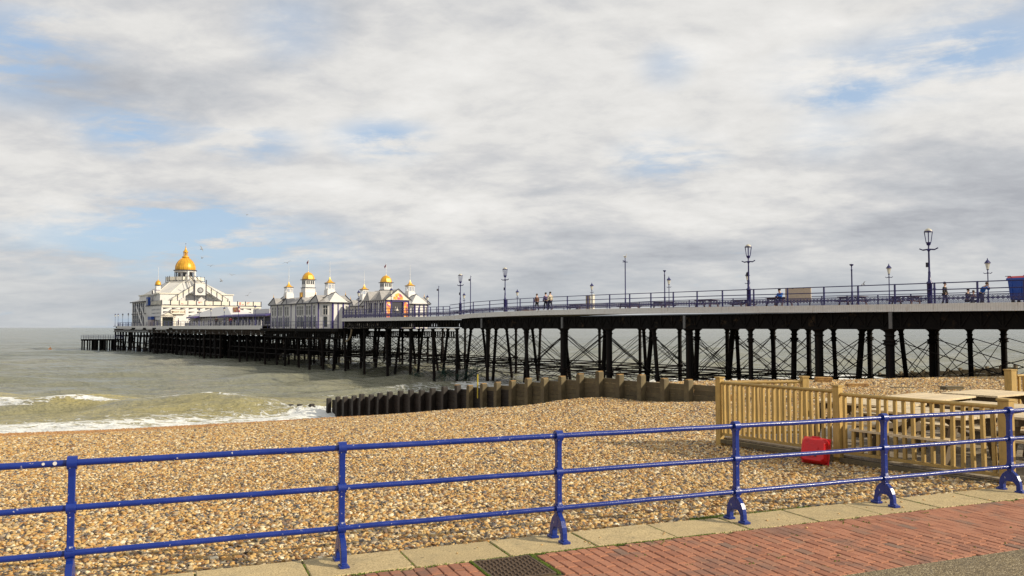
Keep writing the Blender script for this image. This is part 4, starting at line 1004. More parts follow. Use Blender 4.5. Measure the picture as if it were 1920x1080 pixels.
# ------------------------------------------------------------------ lamps
def lamp_tall(label, loc):
    t = thing('lamp_post', label, 'lamp post', loc, PA, 'tall lamp posts on the near railing')
    MB().lathe([(.16, 0), (.16, 1.25), (.19, 1.28), (.19, 1.36), (.10, 1.45), (.075, 1.9), (.08, 2.0), (.06, 2.1), (.05, 3.35), (.09, 3.40), (.12, 3.46), (.05, 3.55), (.05, 3.75)], n=10).build('post', M['pierblue'], t)
    a = MB()
    for s in (-1, 1):
        a.beam((0, 0, 3.5), (s * .35, s * .05, 3.46), .05, .09); a.beam((s * .35, s * .05, 3.46), (s * .56, s * .08, 3.56), .05, .07)
    a.build('ladder_bar', M['pierblue'], t)
    f = MB(); f.lathe([(.10, 3.75), (.14, 3.82), (.17, 3.95)], n=6)
    for k in range(6):
        an = k * math.pi / 3; f.beam((.16 * math.cos(an), .16 * math.sin(an), 3.93), (.27 * math.cos(an), .27 * math.sin(an), 4.62), .026, .026)
    f.lathe([(.28, 4.60), (.29, 4.66), (.24, 4.66)], n=6); f.tube((0, 0, 3.9), (0, 0, 4.55), .028, n=6)
    f.build('lantern_frame', M['pierblue'], t)
    MB().lathe([(.23, 4.67), (.22, 4.72), (.14, 4.80), (.04, 4.84), (.0, 4.88)], n=12).build('lantern_dome', mat('pale_lamp_dome', (.5, .47, .38), .4) if 'pale_lamp_dome' not in bpy.data.materials else bpy.data.materials['pale_lamp_dome'], t)
    MB().box(.07, .19, -.06, .06, 2.35, 2.65).build('junction_box', M['darktrim'], t)
    return t
def lamp_small(label, loc, group):
    t = thing('lamp_post', label, 'lamp post', loc, PA, group)
    MB().lathe([(.11, 0), (.11, .5), (.07, .6), (.045, 1.6), (.04, 2.75), (.07, 2.8), (.04, 2.9), (.04, 3.1)], n=8).build('post', M['pierblue'], t)
    a = MB()
    for s in (-1, 1): a.beam((0, 0, 2.84), (s * .22, 0, 2.78), .035, .05); a.beam((s * .22, 0, 2.78), (s * .34, 0, 2.86), .035, .045)
    a.build('ladder_bar', M['pierblue'], t)
    MB().lathe([(.09, 3.12), (.20, 3.60)], n=6, smooth=False).build('lantern_glass', M['lampglass'], t)
    MB().lathe([(.06, 3.05), (.10, 3.10), (.10, 3.12)], n=6).lathe([(.27, 3.60), (.26, 3.64), (.10, 3.84), (.05, 3.88), (.04, 3.98), (0, 4.05)], n=6, smooth=False).build('lantern_cap', M['pierblue'], t)
    return t
tl = [(1745, 'tall lamp post rising above the railing, nearest and rightmost'), (1405, 'tall open-topped lamp post left of the seated blue figure'), (947, 'tall lamp post with white gull droppings left of the walkers'), (863, 'tall lamp post just left of where the deck dips')]
first = None
for px, lb in tl:
    s = S_of(px, .35); z = deck_z(s); x, y = PS(s, .35)
    first = lamp_tall(lb, (x, y, z)) if first is None else None or first
    if px != 1745: dup(base_tall, (x, y, z), PA, lb)
    else: base_tall = first
sm = [(1855, 'small blue capped lamp beside the person in the blue coat'), (1669, 'small blue capped lamp left of the tallest lamp post'), (1403, 'small capped lamp half hidden behind a tall lamp post'), (1255, 'small capped lamp beside the thin finial pole'), (1110, 'small capped lamp beside the pale yellow pillar'), (970, 'small capped lamp left of the walkers'), (870, 'small capped lamp between two taller posts at the dip in the deck'), (801, 'small capped lamp right of the far pavilion')]
base_small = None
for px, lb in sm:
    s = S_of(px, W - .5); z = deck_z(s); x, y = PS(s, W - .5)
    if base_small is None: base_small = lamp_small(lb, (x, y, z), 'small lamps on the far side of the pier')
    else: dup(base_small, (x, y, z), PA, lb)
for px, lb in ((733, 'small lamp in front of the gabled snack kiosk'), (672, 'small lamp between the two white pavilions')):
    s = S_of(px, .4); x, y = PS(s, .4); dup(base_small, (x, y, DECK_B), PA, lb, 'small lamps by the kiosks')
for px, lb in ((373, 'lamp in front of the white marquee roof, leftmost on the platform edge'), (395, 'lamp in front of the pub windows, second from the left'), (420, 'lamp before the right slope of the marquee roof'), (447, 'lamp by the purple awning, left of the orange sign'), (478, 'lamp at the right of the orange sign'), (240, 'rightmost of the five lamps at the seaward end'), (229.5, 'second from the right of the five lamps at the seaward end'), (221, 'middle one of the five lamps at the seaward end'), (212.5, 'second from the left of the five lamps at the seaward end'), (206, 'leftmost lamp at the very seaward end of the pier')):
    s = S_of(px, .5); x, y = PS(min(s, 251.5), .5 if s < 247 else .5); o = dup(base_small, (x, y, DECK_D), PA, lb, 'lamps on the theatre platform'); o.scale = (.95,) * 3
def pole(label, px, t_, h, kind):
    s = S_of(px, t_); x, y = PS(s, t_); z = deck_z(s)
    t = thing('finial_pole' if kind == 'cap' else 'camera_pole', label, 'pole', (x, y, z), PA)
    MB().lathe([(.07, 0), (.07, .9), (.05, 1.0), (.045, h - .45), (.07, h - .42), (.04, h - .36), (.04, h - .15)], n=8).build('post', M['pierblue'], t)
    if kind == 'cap': MB().lathe([(.04, h - .16), (.13, h - .08), (.15, h - .02), (.05, h)], n=8).build('finial', M['pierblue'], t)
    elif kind == 'gull':
        MB().beam((-.3, 0, h - .55), (.32, 0, h - .50), .05, .06).beam((0, 0, h - .55), (.28, 0, h - .35), .05, .05).build('bracket', M['pierblue'], t)
        MB().lathe([(.04, h - .15), (.14, h - .02), (.15, h)], n=6).beam((-.13, 0, h), (-.17, 0, h + .22), .03, .03).beam((.13, 0, h), (.16, 0, h + .1), .03, .03).build('broken_lantern', M['lampglass'], t)
    else:
        MB().beam((-.15, 0, h - .12), (.05, 0, h), .05, .05).build('bracket', M['pierblue'], t)
        MB().cbox((.22, 0, h - .45), (.22, .14, .18), ry=.3).build('camera', M['darktrim'], t)
pole('thin blue pole with a cup finial above the pier picnic table', 1599, .4, 2.85, 'cap')
pole('thin blue pole with a cup finial left of the tall open lamp', 1247, .4, 3.25, 'cap')
pole('short finial pole just right of the tallest lamp post', 1754, 17.2, 1.75, 'cap')
pole('lamp standard with a broken lantern head', 1173, .4, 4.75, 'gull')
pole('slim camera pole where the pier deck dips', 882, .4, 4.4, 'cam')
pole('slim camera pole right of the far pavilion', 822, .4, 3.7, 'cam')

# ------------------------------------------------------------------ pavilions
def gable(mb, x, w, y, zt, h, depth):                     # little gable projecting from a roof (facing +y), closed behind
    mb.add([(x - w / 2, y, zt), (x + w / 2, y, zt), (x, y, zt + h), (x, y - depth, zt + h)], [(0, 1, 2), (1, 3, 2), (0, 2, 3), (0, 3, 1)])
def pavilion(label, s, tc, flip):
    x, y = PS(s, tc); t = thing('pavilion', label, 'pavilion', (x, y, DECK_C), PA + (math.pi if flip else 0))
    # local +y faces outwards from the pier axis towards the camera for the near one
    L, D, E = 10.2, 2.6, 3.95
    foot = [(-L, D), (-L - 1.6, D - 1.7), (-L - 1.6, -D + 1.7), (-L, -D), (L, -D), (L + 1.6, -D + 1.7), (L + 1.6, D - 1.7), (L, D)]
    n = len(foot)
    MB().prism([(px, py) for px, py in foot], 0, E, 'z').build('wall', M['white'], t)
    roof = MB(); e = [(px * 1.025, py * 1.14) for px, py in foot]; rz = E + 1.15
    vs = [(px, py, E) for px, py in e] + [(px, py, E + .14) for px, py in e]
    roof.add(vs, [(i, (i + 1) % n, n + (i + 1) % n, n + i) for i in range(n)] + [tuple(reversed(range(n)))]); roof.build('eaves', M['darktrim'], t)
    rf = MB(); pk = [(-L + 1.8, 0, E + 1.35), (L - 1.8, 0, E + 1.35)]; ev = [(px, py, E + .142) for px, py in e]; vs = ev + pk
    rf.add(vs, [(0, 8, 1), (1, 8, 2), (2, 8, 3), (4, 9, 5), (5, 9, 6), (6, 9, 7), (3, 8, 9, 4), (7, 9, 8, 0)]); rf.build('roof', M['roof'], t)
    for gx in (-9.0, -3.4, 3.4, 9.0):
        for sg in (1, -1):
            if abs(gx) > 6: w, h = 3.6, 1.15
            else: w, h = 2.5, .95
            yy = D * 1.1
            g = MB(); g.add([(gx - w / 2, sg * yy, E + .15), (gx + w / 2, sg * yy, E + .15), (gx, sg * (yy - .35), E + .15 + h), (gx, sg * .6, E + .15 + h)], [(0, 1, 2), (1, 3, 2), (0, 2, 3)]); g.build('dormer', M['roof'], t)
            tr = MB()
            for q in (-1, 1): tr.beam((gx + q * w / 2, sg * (yy + .03), E + .17), (gx, sg * (yy - .32), E + .22 + h), .09, .10)
            tr.build('bargeboard', M['darktrim'], t)
            MB().lathe([(.05, 0), (.08, .15), (.03, .3), (.0, .75)], n=6).build('finial', M['gold'], t, (gx, sg * (yy - .3), E + .2 + h))
    for sg in (-1, 1):                                    # bow ends: hipped gable over the bay
        xx = sg * (L + 1.6); MB().add([(xx * 1.02, -1.6, E + .15), (xx * 1.02, 1.6, E + .15), (sg * (L + .5), 0, E + 1.75), (sg * (L - 2), 0, E + 1.75), (sg * (L - 1.2), -2.75, E + .15), (sg * (L - 1.2), 2.75, E + .15)], [(0, 1, 2), (1, 5, 3, 2), (0, 2, 3, 4)]).build('end_roof', M['whiteroof'], t)
        tr = MB(); tr.beam((sg * (L + .5), 0, E + 1.8), (sg * (L - 1.2), 2.8, E + .2), .08, .10); tr.beam((sg * (L + .5), 0, E + 1.8), (sg * (L - 1.2), -2.8, E + .2), .08, .10); tr.build('ridge_trim', M['darktrim'], t)
    # wall strips, tall windows with frames
    def along(p, q, k): return (p[0] + (q[0] - p[0]) * k, p[1] + (q[1] - p[1]) * k)
    strip = MB().box(-.08, .08, 0, .07, .0, E - .01).mesh('pilaster_strip', M['purple'])
    thin = MB().box(-.035, .035, 0, .05, .0, 2.0).mesh('batten', M['purple'])
    win = MB().box(-.36, .36, 0, .03, 0, 1.45).mesh('window', M['glass']); wfr = MB().box(-.42, -.36, 0, .09, -.06, 1.51).box(.36, .42, 0, .09, -.06, 1.51).box(-.36, .36, 0, .09, 1.45, 1.51).box(-.36, .36, 0, .09, -.06, 0).box(-.02, .02, .031, .07, 0, 1.45).box(-.36, -.02, .031, .07, .92, .97).box(.02, .36, .031, .07, .92, .97).mesh('frame', M['white'])
    low = MB().box(-.30, .30, 0, .03, .15, 1.75).mesh('lower_panel', M['glass'])
    def wall_run(p, q, spec, nstrips):
        ang = math.atan2(q[1] - p[1], q[0] - p[0])
        for k in nstrips: a = along(p, q, k); link('pilaster_strip', strip, t, (a[0], a[1], 0), ang + (math.pi if True else 0))
        for k, kind in spec:
            a = along(p, q, k)
            if kind == 'w':
                o = link('window', win, t, (a[0], a[1], 2.15), ang + math.pi); f = link('frame', wfr, o)
            if kind in 'wl': link('lower_panel', low, t, (a[0], a[1], 0.1), ang + math.pi)
            if kind == 'b': link('batten', thin, t, (a[0], a[1], 0.02), ang + math.pi)
    for p, q in ((foot[7], foot[0]), (foot[3], foot[4])):
        wall_run(p, q, [(k, 'w') for k in (.055, .115, .195, .245, .345, .395, .605, .655, .70, .79, .845, .93)] + [(k, 'b') for k in (.03, .085, .145, .22, .27, .32, .37, .42, .58, .63, .68, .73, .765, .82, .87, .905, .955)], (0.0, .16, .3, .46, .56, .75, .88, 1.0))
    wall_run(foot[6], foot[7], [(.5, 'w')], (.02, .5, .98)); wall_run(foot[5], foot[6], [(.5, 'w')], (.04, .96)); wall_run(foot[4], foot[5], [], (.05, .5, .95))
    wall_run(foot[0], foot[1], [(.5, 'w')], (.02, .98)); wall_run(foot[1], foot[2], [], (.04, .5, .96)); wall_run(foot[2], foot[3], [(.5, 'w')], (.02, .98))
    # towers
    def turret(tx, big):
        before = set(t.children)
        turret_parts(tx, big)
        for o in set(t.children) - before:
            k = .66 if (not big) else (.80 if o.name.startswith('dome') else .68)
            if o.name.startswith('louvre'): o.location.x = tx + (o.location.x - tx) * k; o.location.y *= k; o.scale = (k, k, 1)
            elif not o.name.startswith('flag'): o.scale = (k, k, 1)
    def turret_parts(tx, big):
        if not big:
            b = MB(); b.prism([(-1.08, 5.0), (1.08, 5.0), (.98, 6.1), (-.98, 6.1)], -1.0, 1.0).build('turret_base', M['white'], t, (tx, 0, 0))
            c = MB()
            for xx in (-.78, 0, .78):
                for yy in (-.78, 0, .78):
                    if xx or yy: c.box(xx - .07, xx + .07, yy - .07, yy + .07, 6.1, 7.1)
            c.box(-.88, .88, -.88, .88, 6.1, 6.32); c.box(-.88, .88, -.88, .88, 6.98, 7.18); c.build('belfry', M['white'], t, (tx, 0, 0))
            r = 1.02 * math.sqrt(2)
            MB().lathe([(r, 7.18), (r, 7.26)], n=4, smooth=False, rot=math.pi / 4).build('cornice', M['darktrim'], t, (tx, 0, 0))
            MB().lathe([(r * .97, 7.265), (r * .55, 7.42), (r * .30, 7.65), (r * .12, 7.95), (.04, 8.25), (0, 8.3)], n=4, smooth=False, rot=math.pi / 4).build('spire', M['gold'], t, (tx, 0, 0))
            MB().tube((0, 0, 8.2), (0, 0, 10.75), .05, .02, n=6).lathe([(0, 9.0), (.11, 9.1), (0, 9.2)], n=8).build('flagpole', M['white'], t, (tx, 0, 0))
        else:
            MB().box(-1.75, 1.75, -1.45, 1.45, 4.6, 6.05).build('tower_base', M['white'], t, (tx, 0, 0))
            MB().box(-.2, 1.75, 1.452, 1.5, 4.7, 6.05).build('gold_panel', M['gold'], t, (tx, 0, 0))
            MB().box(-1.3, 1.3, -1.3, 1.3, 6.05, 6.75).box(-1.18, 1.18, -1.18, 1.18, 6.85, 8.1).build('tower', M['white'], t, (tx, 0, 0))
            MB().box(-1.40, 1.40, -1.40, 1.40, 6.75, 6.85).box(-1.48, 1.48, -1.48, 1.48, 8.1, 8.2).build('cornice', M['darktrim'], t, (tx, 0, 0))
            wm = MB().box(-.16, .16, 0, .03, 0, .55).mesh('louvre', M['glass'])
            for k in range(4):
                for xx in (-.8, -.3, .3, .8):
                    o = link('louvre', wm, t, (tx + xx * math.cos(k * math.pi / 2) - 1.182 * math.sin(k * math.pi / 2), xx * math.sin(k * math.pi / 2) + 1.182 * math.cos(k * math.pi / 2), 7.4), k * math.pi / 2)
            MB().lathe([(1.32, 8.21), (1.28, 8.45), (1.10, 8.85), (.80, 9.18), (.42, 9.38), (.10, 9.45), (.05, 9.6), (0, 9.65)], n=8, smooth=False, rot=math.pi / 8).build('dome', M['gold'], t, (tx, 0, 0))
            MB().tube((0, 0, 9.5), (0, 0, 11.6), .05, .03, n=6).build('flagpole', M['white'], t, (tx, 0, 0))
            MB().add([(0, .02, 11.5), (.16, .1, 11.3), (.45, .16, 11.1), (.42, .1, 10.7), (.2, .08, 10.85), (0, .02, 11.1)], [(0, 1, 5), (1, 2, 3), (1, 3, 4), (1, 4, 5)]).build('flag', mat('faded_flag', (.30, .08, .12), .8), t, (tx, 0, 0))
    turret(-8.6, False); turret(0, True); turret(8.6, False)
    return t
pavilion('long white pavilion with gold dome and two gold spires on the near side', 111.0, 2.75, False)
pavilion('white pavilion with gold dome partly hidden behind the snack kiosk', 111.0, 17.4, False)

def snack_kiosk():
    s0, t0 = 89.6, 6.0; x, y = PS(s0, t0); t = thing('snack_kiosk', 'small gabled kiosk with purple posts and bright food posters', 'kiosk', (x, y, DECK_B), PA)
    L, Wd, E = 7.2, 4.0, 2.75                              # local x seaward, -y away from the camera
    MB().box(.25, L, -Wd + .1, -.1, 0, E).build('wall', M['white'], t)
    MB().box(.2, .249, -2.9, -1.1, .1, 2.5).build('serving_hatch', M['darktrim'], t)
    for yy, h in ((-2.0, .6), (-1.7, .35)): MB().lathe([(.18, 1.5), (.22, 1.55), (.05, 1.9), (0, 2.2)], n=8).build('cone_display', M['cream'], t, (.16, yy, -.35))
    rb = MB(); rb.prism([(0, 0), (.3, .55), (.38, .60), (.3, -.0)], 0, .1)
    MB().box(0.0, .24, -.12, 0, 0, E).box(0, .24, -Wd, -Wd + .12, 0, E).box(0, .24, -1.05, -.93, 0, E).box(0, .24, -3.07, -2.95, 0, E).box(0, .24, -Wd, 0, E - .2, E + .0).build('porch_frame', M['purple'], t)
    for yy in (-.52, -3.5): 
        MB().box(.10, .15, yy - .36, yy + .36, .1, 2.45).build('poster', M['poster'], t)
    for xx in np.arange(.9, L, .62): MB().box(xx - .05, xx + .05, -.1, -.03, 0, E).build('batten', M['purple'], t)
    for xx in (1.2, 1.85, 2.9, 3.6, 4.9, 5.5, 6.4): 
        w = MB().box(xx - .2, xx + .2, -.095, -.07, .9, 2.4).build('window', M['glass'], t); MB().box(xx - .26, xx - .2, -.095, -.05, .85, 2.45).box(xx + .2, xx + .26, -.095, -.05, .85, 2.45).build('frame', M['white'], w)
    rh = 1.65
    MB().prism([(-Wd - .25, E + .01), (.25, E + .01), (-Wd / 2, E + rh)], .0, L + .2, 'x').build('roof', M['roof'], t)
    se = MB()
    for xx in np.arange(.5, L, .55): se.beam((xx, .26, E + .03), (xx, -Wd / 2, E + rh + .03), .05, .04)
    se.build('roof_seam', M['roof'], t)
    MB().prism([(-Wd - .1, E + .03), (.1, E + .03), (-Wd / 2, E + rh - .08)], -.16, -.03, 'x').build('gable_front', M['cream'], t)
    tr = MB(); tr.beam((-.22, .3, E - .02), (-.22, -Wd / 2, E + rh + .06), .10, .14); tr.beam((-.22, -Wd - .3, E - .02), (-.22, -Wd / 2, E + rh + .06), .10, .14); tr.build('bargeboard', M['darktrim'], t)
    sg = MB(); pts_ = [(-Wd / 2 + .85 * math.cos(a), E + .10 + .95 * math.sin(a)) for a in np.linspace(0, math.pi, 12)]; sg.prism(pts_, -.20, -.165, 'x'); sg.build('round_sign', M['poster'], t)
    for gx in (1.9, 5.9): MB().add([(gx - 1.2, .32, E), (gx + 1.2, .32, E), (gx, .05, E + 1.45), (gx, -Wd / 2, E + 1.5)], [(0, 1, 2), (1, 3, 2), (0, 2, 3)]).build('side_gable', M['roof'], t)
snack_kiosk()

# ------------------------------------------------------------------ the theatre
def text_on(parent, name, txt, size, loc, rot, m, ext=.02):
    cu = bpy.data.curves.new(name, 'FONT'); cu.body = txt; cu.size = size; cu.extrude = ext; cu.align_x = 'CENTER'; cu.align_y = 'CENTER'; cu.materials.append(m)
    o = bpy.data.objects.new(name, cu); COL.objects.link(o); o.parent = parent; o.location = loc; o.rotation_euler = rot; return o
def theatre():
    x, y = PS(203.5, 2.0); t = thing('theatre', 'large white seaside theatre crowned by a golden dome', 'theatre', (x, y, DECK_D), PA)
    # local: x seaward (depth), y towards the near side; landward face is x=0, spanning y 0..-26
    Wd, Lg, H1, H2 = 26.0, 30.0, 5.35, 8.45
    MB().box(0, Lg * .55, -Wd, 0, 0, H1).build('lower_wall', M['white'], t)
    MB().box(-.18, 16.6, -Wd - .2, .2, H1 + .002, H1 + .16).build('terrace_floor', M['darktrim'], t)
    MB().box(-.12, 0 - .002, -Wd, 0, H1 - .45, H1).build('cornice_band', M['cream'], t)
    blade = MB().add([(0, .9, 0), (0, -.9, 0), (0, -.9, .42), (-.45, -.9, .42), (-.02, .9, .05)], [(0, 1, 2), (0, 3, 1), (1, 3, 2), (4, 2, 3), (0, 4, 3)]).mesh('wall_louvre', M['white'])
    slot = MB().add([(0, -.8, .40), (0, .85, .46), (0, .85, .02), (-.02, -.8, .40), (-.02, .85, .46), (-.02, .85, .02)], [(0, 1, 2), (3, 5, 4), (0, 3, 4, 1), (1, 4, 5, 2), (0, 2, 5, 3)]).mesh('louvre_slot', M['darktrim'])
    for i in range(12):
        for j in range(4):
            yy = -1.25 - i * 2.12; zz = H1 - 1.05 - j * .95
            if i in (1, 2) and j in (1, 2, 3): continue
            if i < 1 and j == 3: continue
            if i > 8 and j == 3: continue
            o = link('louvre_slot', slot, t, (-.012, yy, zz))
            if i >= 6: o.scale.y = -1
            bl = MB().prism([(-.9, -.48), (.9, -.48), (.9 if i < 6 else -.9, -.06)], 0, .02, 'x')
    for i in range(7):
        for j in range(4): MB().box(1.2 + i * 1.35, 1.2 + i * 1.35 + .5, .002, .05, H1 - 1.2 - j * .95, H1 - .85 - j * .95).build('side_vent', M['glass'], t)
    for i in range(4): w = MB().box(1.0 + i * 1.0, 1.8 + i * 1.0, .003, .05, .3, 1.6).build('window', M['glass'], t); MB().box(.94 + i, 1.0 + i, .003, .09, .25, 1.65).box(1.8 + i, 1.86 + i, .003, .09, .25, 1.65).build('frame', M['white'], w)
    # balcony railing with dark posts and printed panels
    for i in range(13):
        yy = -i * 26 / 12; MB().box(-.12, .02, yy - .1, yy + .1, H1 + .16, H1 + 1.4).build('balcony_post', M['darktrim'], t)
        if i < 12: MB().box(-.06, -.02, yy - 26 / 12 + .14, yy - .14, H1 + .25, H1 + 1.2).build('balcony_panel', M['cream'] if i % 4 else M['white'], t)
    for i in range(10): MB().box(1.4 * i + .8 - .07, 1.4 * i + .8 + .07, .0, .12, H1 + .16, H1 + 1.35).build('balcony_post', M['darktrim'], t)
    MB().box(.2, 14, .04, .08, H1 + .3, H1 + 1.2).build('balcony_panel', M['cream'], t)
    mk = poster_mat('faded_balcony_print', [(0, (.70, .66, .56)), (.55, (.75, .45, .25)), (.7, (.72, .66, .55)), (.85, (.6, .25, .2))], 2.2)
    for i in (2, 4, 5, 9, 10): yy = -i * 26 / 12; MB().box(-.075, -.061, yy - 1.7, yy - .45, H1 + .35, H1 + 1.1).build('printed_panel', mk, t)
    # upper block, set back
    x0, yA, yB = 4.2, -.6, -19.6
    MB().box(x0, Lg - 3, yB, yA, H1 + .17, H2).build('upper_wall', M['white'], t)
    MB().box(x0 - .25, Lg - 2.8, yB - .25, yA + .25, H2, H2 + .28).build('cornice', M['cream'], t)
    for yy in (-5, -16.5): MB().box(x0 - .05, x0 - .002, yy - .2, yy + .2, H2 - .9, H2 - .5).build('wall_light', M['darktrim'], t)
    # recess under the stairs
    cy, cx = -9.9, 15.5
    # faceted roof up to the drum platform
    n = 8; base = []; R1x, R1y = 12.2, 9.2
    bs_ = [(x0, -3.2), (x0, -16.6), (x0 + 4, yB + .2), (Lg - 7, yB + .2), (Lg - 3.2, -15.5), (Lg - 3.2, -4.6), (Lg - 7, yA - .2), (x0 + 4, yA - .2)]
    top = [(cx + 4.9 * math.cos(a), cy + 4.9 * math.sin(a)) for a in [math.pi - math.pi / 8, math.pi + math.pi / 8, math.pi + 3 * math.pi / 8, math.pi + 5 * math.pi / 8, -math.pi / 8, math.pi / 8, 3 * math.pi / 8, 5 * math.pi / 8]]
    zt = 12.1
    vs = [(a, b, H2 + .285) for a, b in bs_] + [(a, b, zt) for a, b in top]
    MB().add(vs, [(i, (i + 1) % n, n + (i + 1) % n, n + i) for i in range(n)]).build('roof', M['whiteroof'], t)
    hr = MB()
    for i in range(n): hr.beam(vs[i], vs[n + i], .14, .12)
    hr.build('hip_rib', M['cream'], t)
    MB().lathe([(5.0, zt), (5.2, zt + .05), (5.2, zt + .25)], (cx, cy, 0), n=8, smooth=False, rot=math.pi / 8).build('drum_platform', M['whiteroof'], t)
    # platform railing
    for k in range(8):
        a0 = math.pi / 8 + k * math.pi / 4; a1 = a0 + math.pi / 4; p0 = Vector((cx + 5.05 * math.cos(a0), cy + 5.05 * math.sin(a0), zt + .25)); p1 = Vector((cx + 5.05 * math.cos(a1), cy + 5.05 * math.sin(a1), zt + .25))
        for q in (0, .5): p = p0 + (p1 - p0) * q; MB().tube(p, p + Vector((0, 0, 1.45)), .09, n=6).build('platform_post', M['darktrim'], t)
        MB().beam(p0 + Vector((0, 0, .75)), p1 + Vector((0, 0, .75)), .04, .9).build('platform_panel', M['cream'], t)
    # drum with columns
    MB().lathe([(1.9, zt + .25), (1.9, zt + 3.35)], (cx, cy, 0), n=16).build('drum', M['white'], t)
    for k in range(16):
        a = k * math.pi / 8; MB().tube((cx + 2.75 * math.cos(a), cy + 2.75 * math.sin(a), zt + .25), (cx + 2.75 * math.cos(a), cy + 2.75 * math.sin(a), zt + 3.3), .085, n=6).build('drum_column', M['darktrim'], t)
        if k % 2: MB().box(-.35, .35, 0, .05, zt + .9, zt + 2.6).build('drum_window', M['glass'], t, (cx + 1.91 * math.cos(a), cy + 1.91 * math.sin(a), 0), a - math.pi / 2)
    MB().lathe([(2.7, zt + 2.85), (2.85, zt + 2.9), (2.85, zt + 3.3)], (cx, cy, 0), n=24).build('drum_entablature', M['white'], t)
    MB().lathe([(3.05, zt + 3.31), (3.1, zt + 3.36), (3.1, zt + 3.52), (2.7, zt + 3.54)], (cx, cy, 0), n=32).build('dome_cornice', M['darktrim'], t)
    zd = zt + 3.55
    prof = [(2.62, 0), (2.68, .5), (2.60, 1.15), (2.35, 1.85), (1.95, 2.45), (1.48, 2.95), (1.05, 3.3), (.80, 3.52), (.74, 3.62)]
    MB().lathe([(r, zd + z) for r, z in prof], (cx, cy, 0), n=32).build('dome', M['gold'], t)
    for k in range(16):
        a = k * math.pi / 8; rb = MB()
        for (r0, z0), (r1, z1) in zip(prof[:-1], prof[1:]): rb.beam((cx + (r0 + .02) * math.cos(a), cy + (r0 + .02) * math.sin(a), zd + z0), (cx + (r1 + .02) * math.cos(a), cy + (r1 + .02) * math.sin(a), zd + z1), .06, .06)
        rb.build('dome_rib', M['gold'], t)
    MB().lathe([(.98, zd + 3.6), (.98, zd + 3.8), (.62, zd + 3.86), (.62, zd + 4.0)], (cx, cy, 0), n=16).build('lantern_base', M['gold'], t)
    ln = MB()
    for k in range(8): a = k * math.pi / 4; ln.tube((cx + .52 * math.cos(a), cy + .52 * math.sin(a), zd + 4.0), (cx + .52 * math.cos(a), cy + .52 * math.sin(a), zd + 5.0), .07, n=6)
    ln.tube((cx, cy, zd + 4), (cx, cy, zd + 5), .25, n=8)
    ln.build('lantern', M['gold'], t)
    MB().lathe([(.75, zd + 5.0), (.72, zd + 5.12), (.42, zd + 5.5), (.22, zd + 5.9), (.09, zd + 6.5), (.12, zd + 6.6), (.04, zd + 6.8), (.02, zd + 7.0)], (cx, cy, 0), n=12).build('spire', M['gold'], t)
    MB().tube((cx, cy, zd + 6.9), (cx, cy, zd + 7.5), .03, n=5).lathe([(0, zd + 7.4), (.11, zd + 7.5), (0, zd + 7.6)], (cx, cy, 0), n=6).build('weather_vane', M['darktrim'], t)
    # clock tower box and crossed stairs against the upper block
    xs = x0 - 1.5
    MB().box(xs - .6, x0 - .3, -11.6 - .0, -8.9, H1 + 2.9, H1 + 5.9).build('clock_box', M['white'], t)
    cf = MB().lathe([(.78, 0), (.78, .05)], n=24).build('clock_face', M['darktrim'], t, (xs - .61, -10.25, H1 + 4.2)); cf.rotation_euler = (0, R(-90), 0)
    c2 = MB().lathe([(.58, 0), (.58, .02)], n=24).build('clock_dial', mat('grey_dial', (.30, .30, .31), .5), t, (xs - .665, -10.25, H1 + 4.2)); c2.rotation_euler = (0, R(-90), 0)
    MB().cbox((xs - .70, -10.25, H1 + 4.42), (.02, .07, .5)).cbox((xs - .70, -10.5, H1 + 4.15), (.02, .55, .07), rx=.3).build('clock_hands', M['white'], t)
    for yy in (-8.75, -11.75): 
        MB().box(xs - .65, xs - .45, yy - .12, yy + .12, H1 + .2, H1 + 7.0).build('stair_post', M['darktrim'], t)
    def flight(ya, za, yb, zb_, nm):
        m1 = MB(); m1.beam((xs - .3, ya, za), (xs - .3, yb, zb_), .12, .55); m1.beam((x0 - .5, ya, za), (x0 - .5, yb, zb_), .12, .55); m1.build('stair_stringer', M['white'], t)
        m2 = MB(); N = 14
        for k in range(N): q = (k + .5) / N; m2.box(xs - .24, x0 - .56, ya + (yb - ya) * q - .14, ya + (yb - ya) * q + .14, za + (zb_ - za) * q, za + (zb_ - za) * q + .06)
        m2.build('stair_treads', M['cream'], t)
        m3 = MB(); m3.beam((xs - .34, ya, za + 1.25), (xs - .34, yb, zb_ + 1.25), .08, .10); m3.build('stair_handrail', M['darktrim'], t)
        m4 = MB(); m4.beam((xs - .30, ya, za + .72), (xs - .30, yb, zb_ + .72), .03, .55); m4.build('stair_panel', M['cream'], t)
        for k in range(5): q = k / 4 * .96 + .02; yy = ya + (yb - ya) * q; zz = za + (zb_ - za) * q; MB().box(xs - .45, xs - .35, yy - .07, yy + .07, zz - (.5 if k else 0), zz + 1.45).build('stair_post', M['darktrim'], t)
    flight(-3.0, H1 + .6, -8.9, H1 + 4.6, 'a'); flight(-17.8, H1 + .6, -11.6, H1 + 4.6, 'b')
    MB().box(xs - .2, x0 - .4, -11.6, -8.9, H1 + 5.95, H1 + 6.05).build('stair_landing', M['cream'], t)
    st = MB(); st.beam((x0 - .5, -10.9, H1 + 5.2), (cx - 4.6, -10.9, zt + .9), .10, .5); st.beam((x0 - .5, -9.5, H1 + 5.2), (cx - 4.6, -9.5, zt + .9), .10, .5); st.build('stair_stringer', M['white'], t)
    s2 = MB()
    for yy in (-11.0, -9.4): s2.beam((x0 - .5, yy, H1 + 6.3), (cx - 4.6, yy, zt + 2.0), .08, .12); 
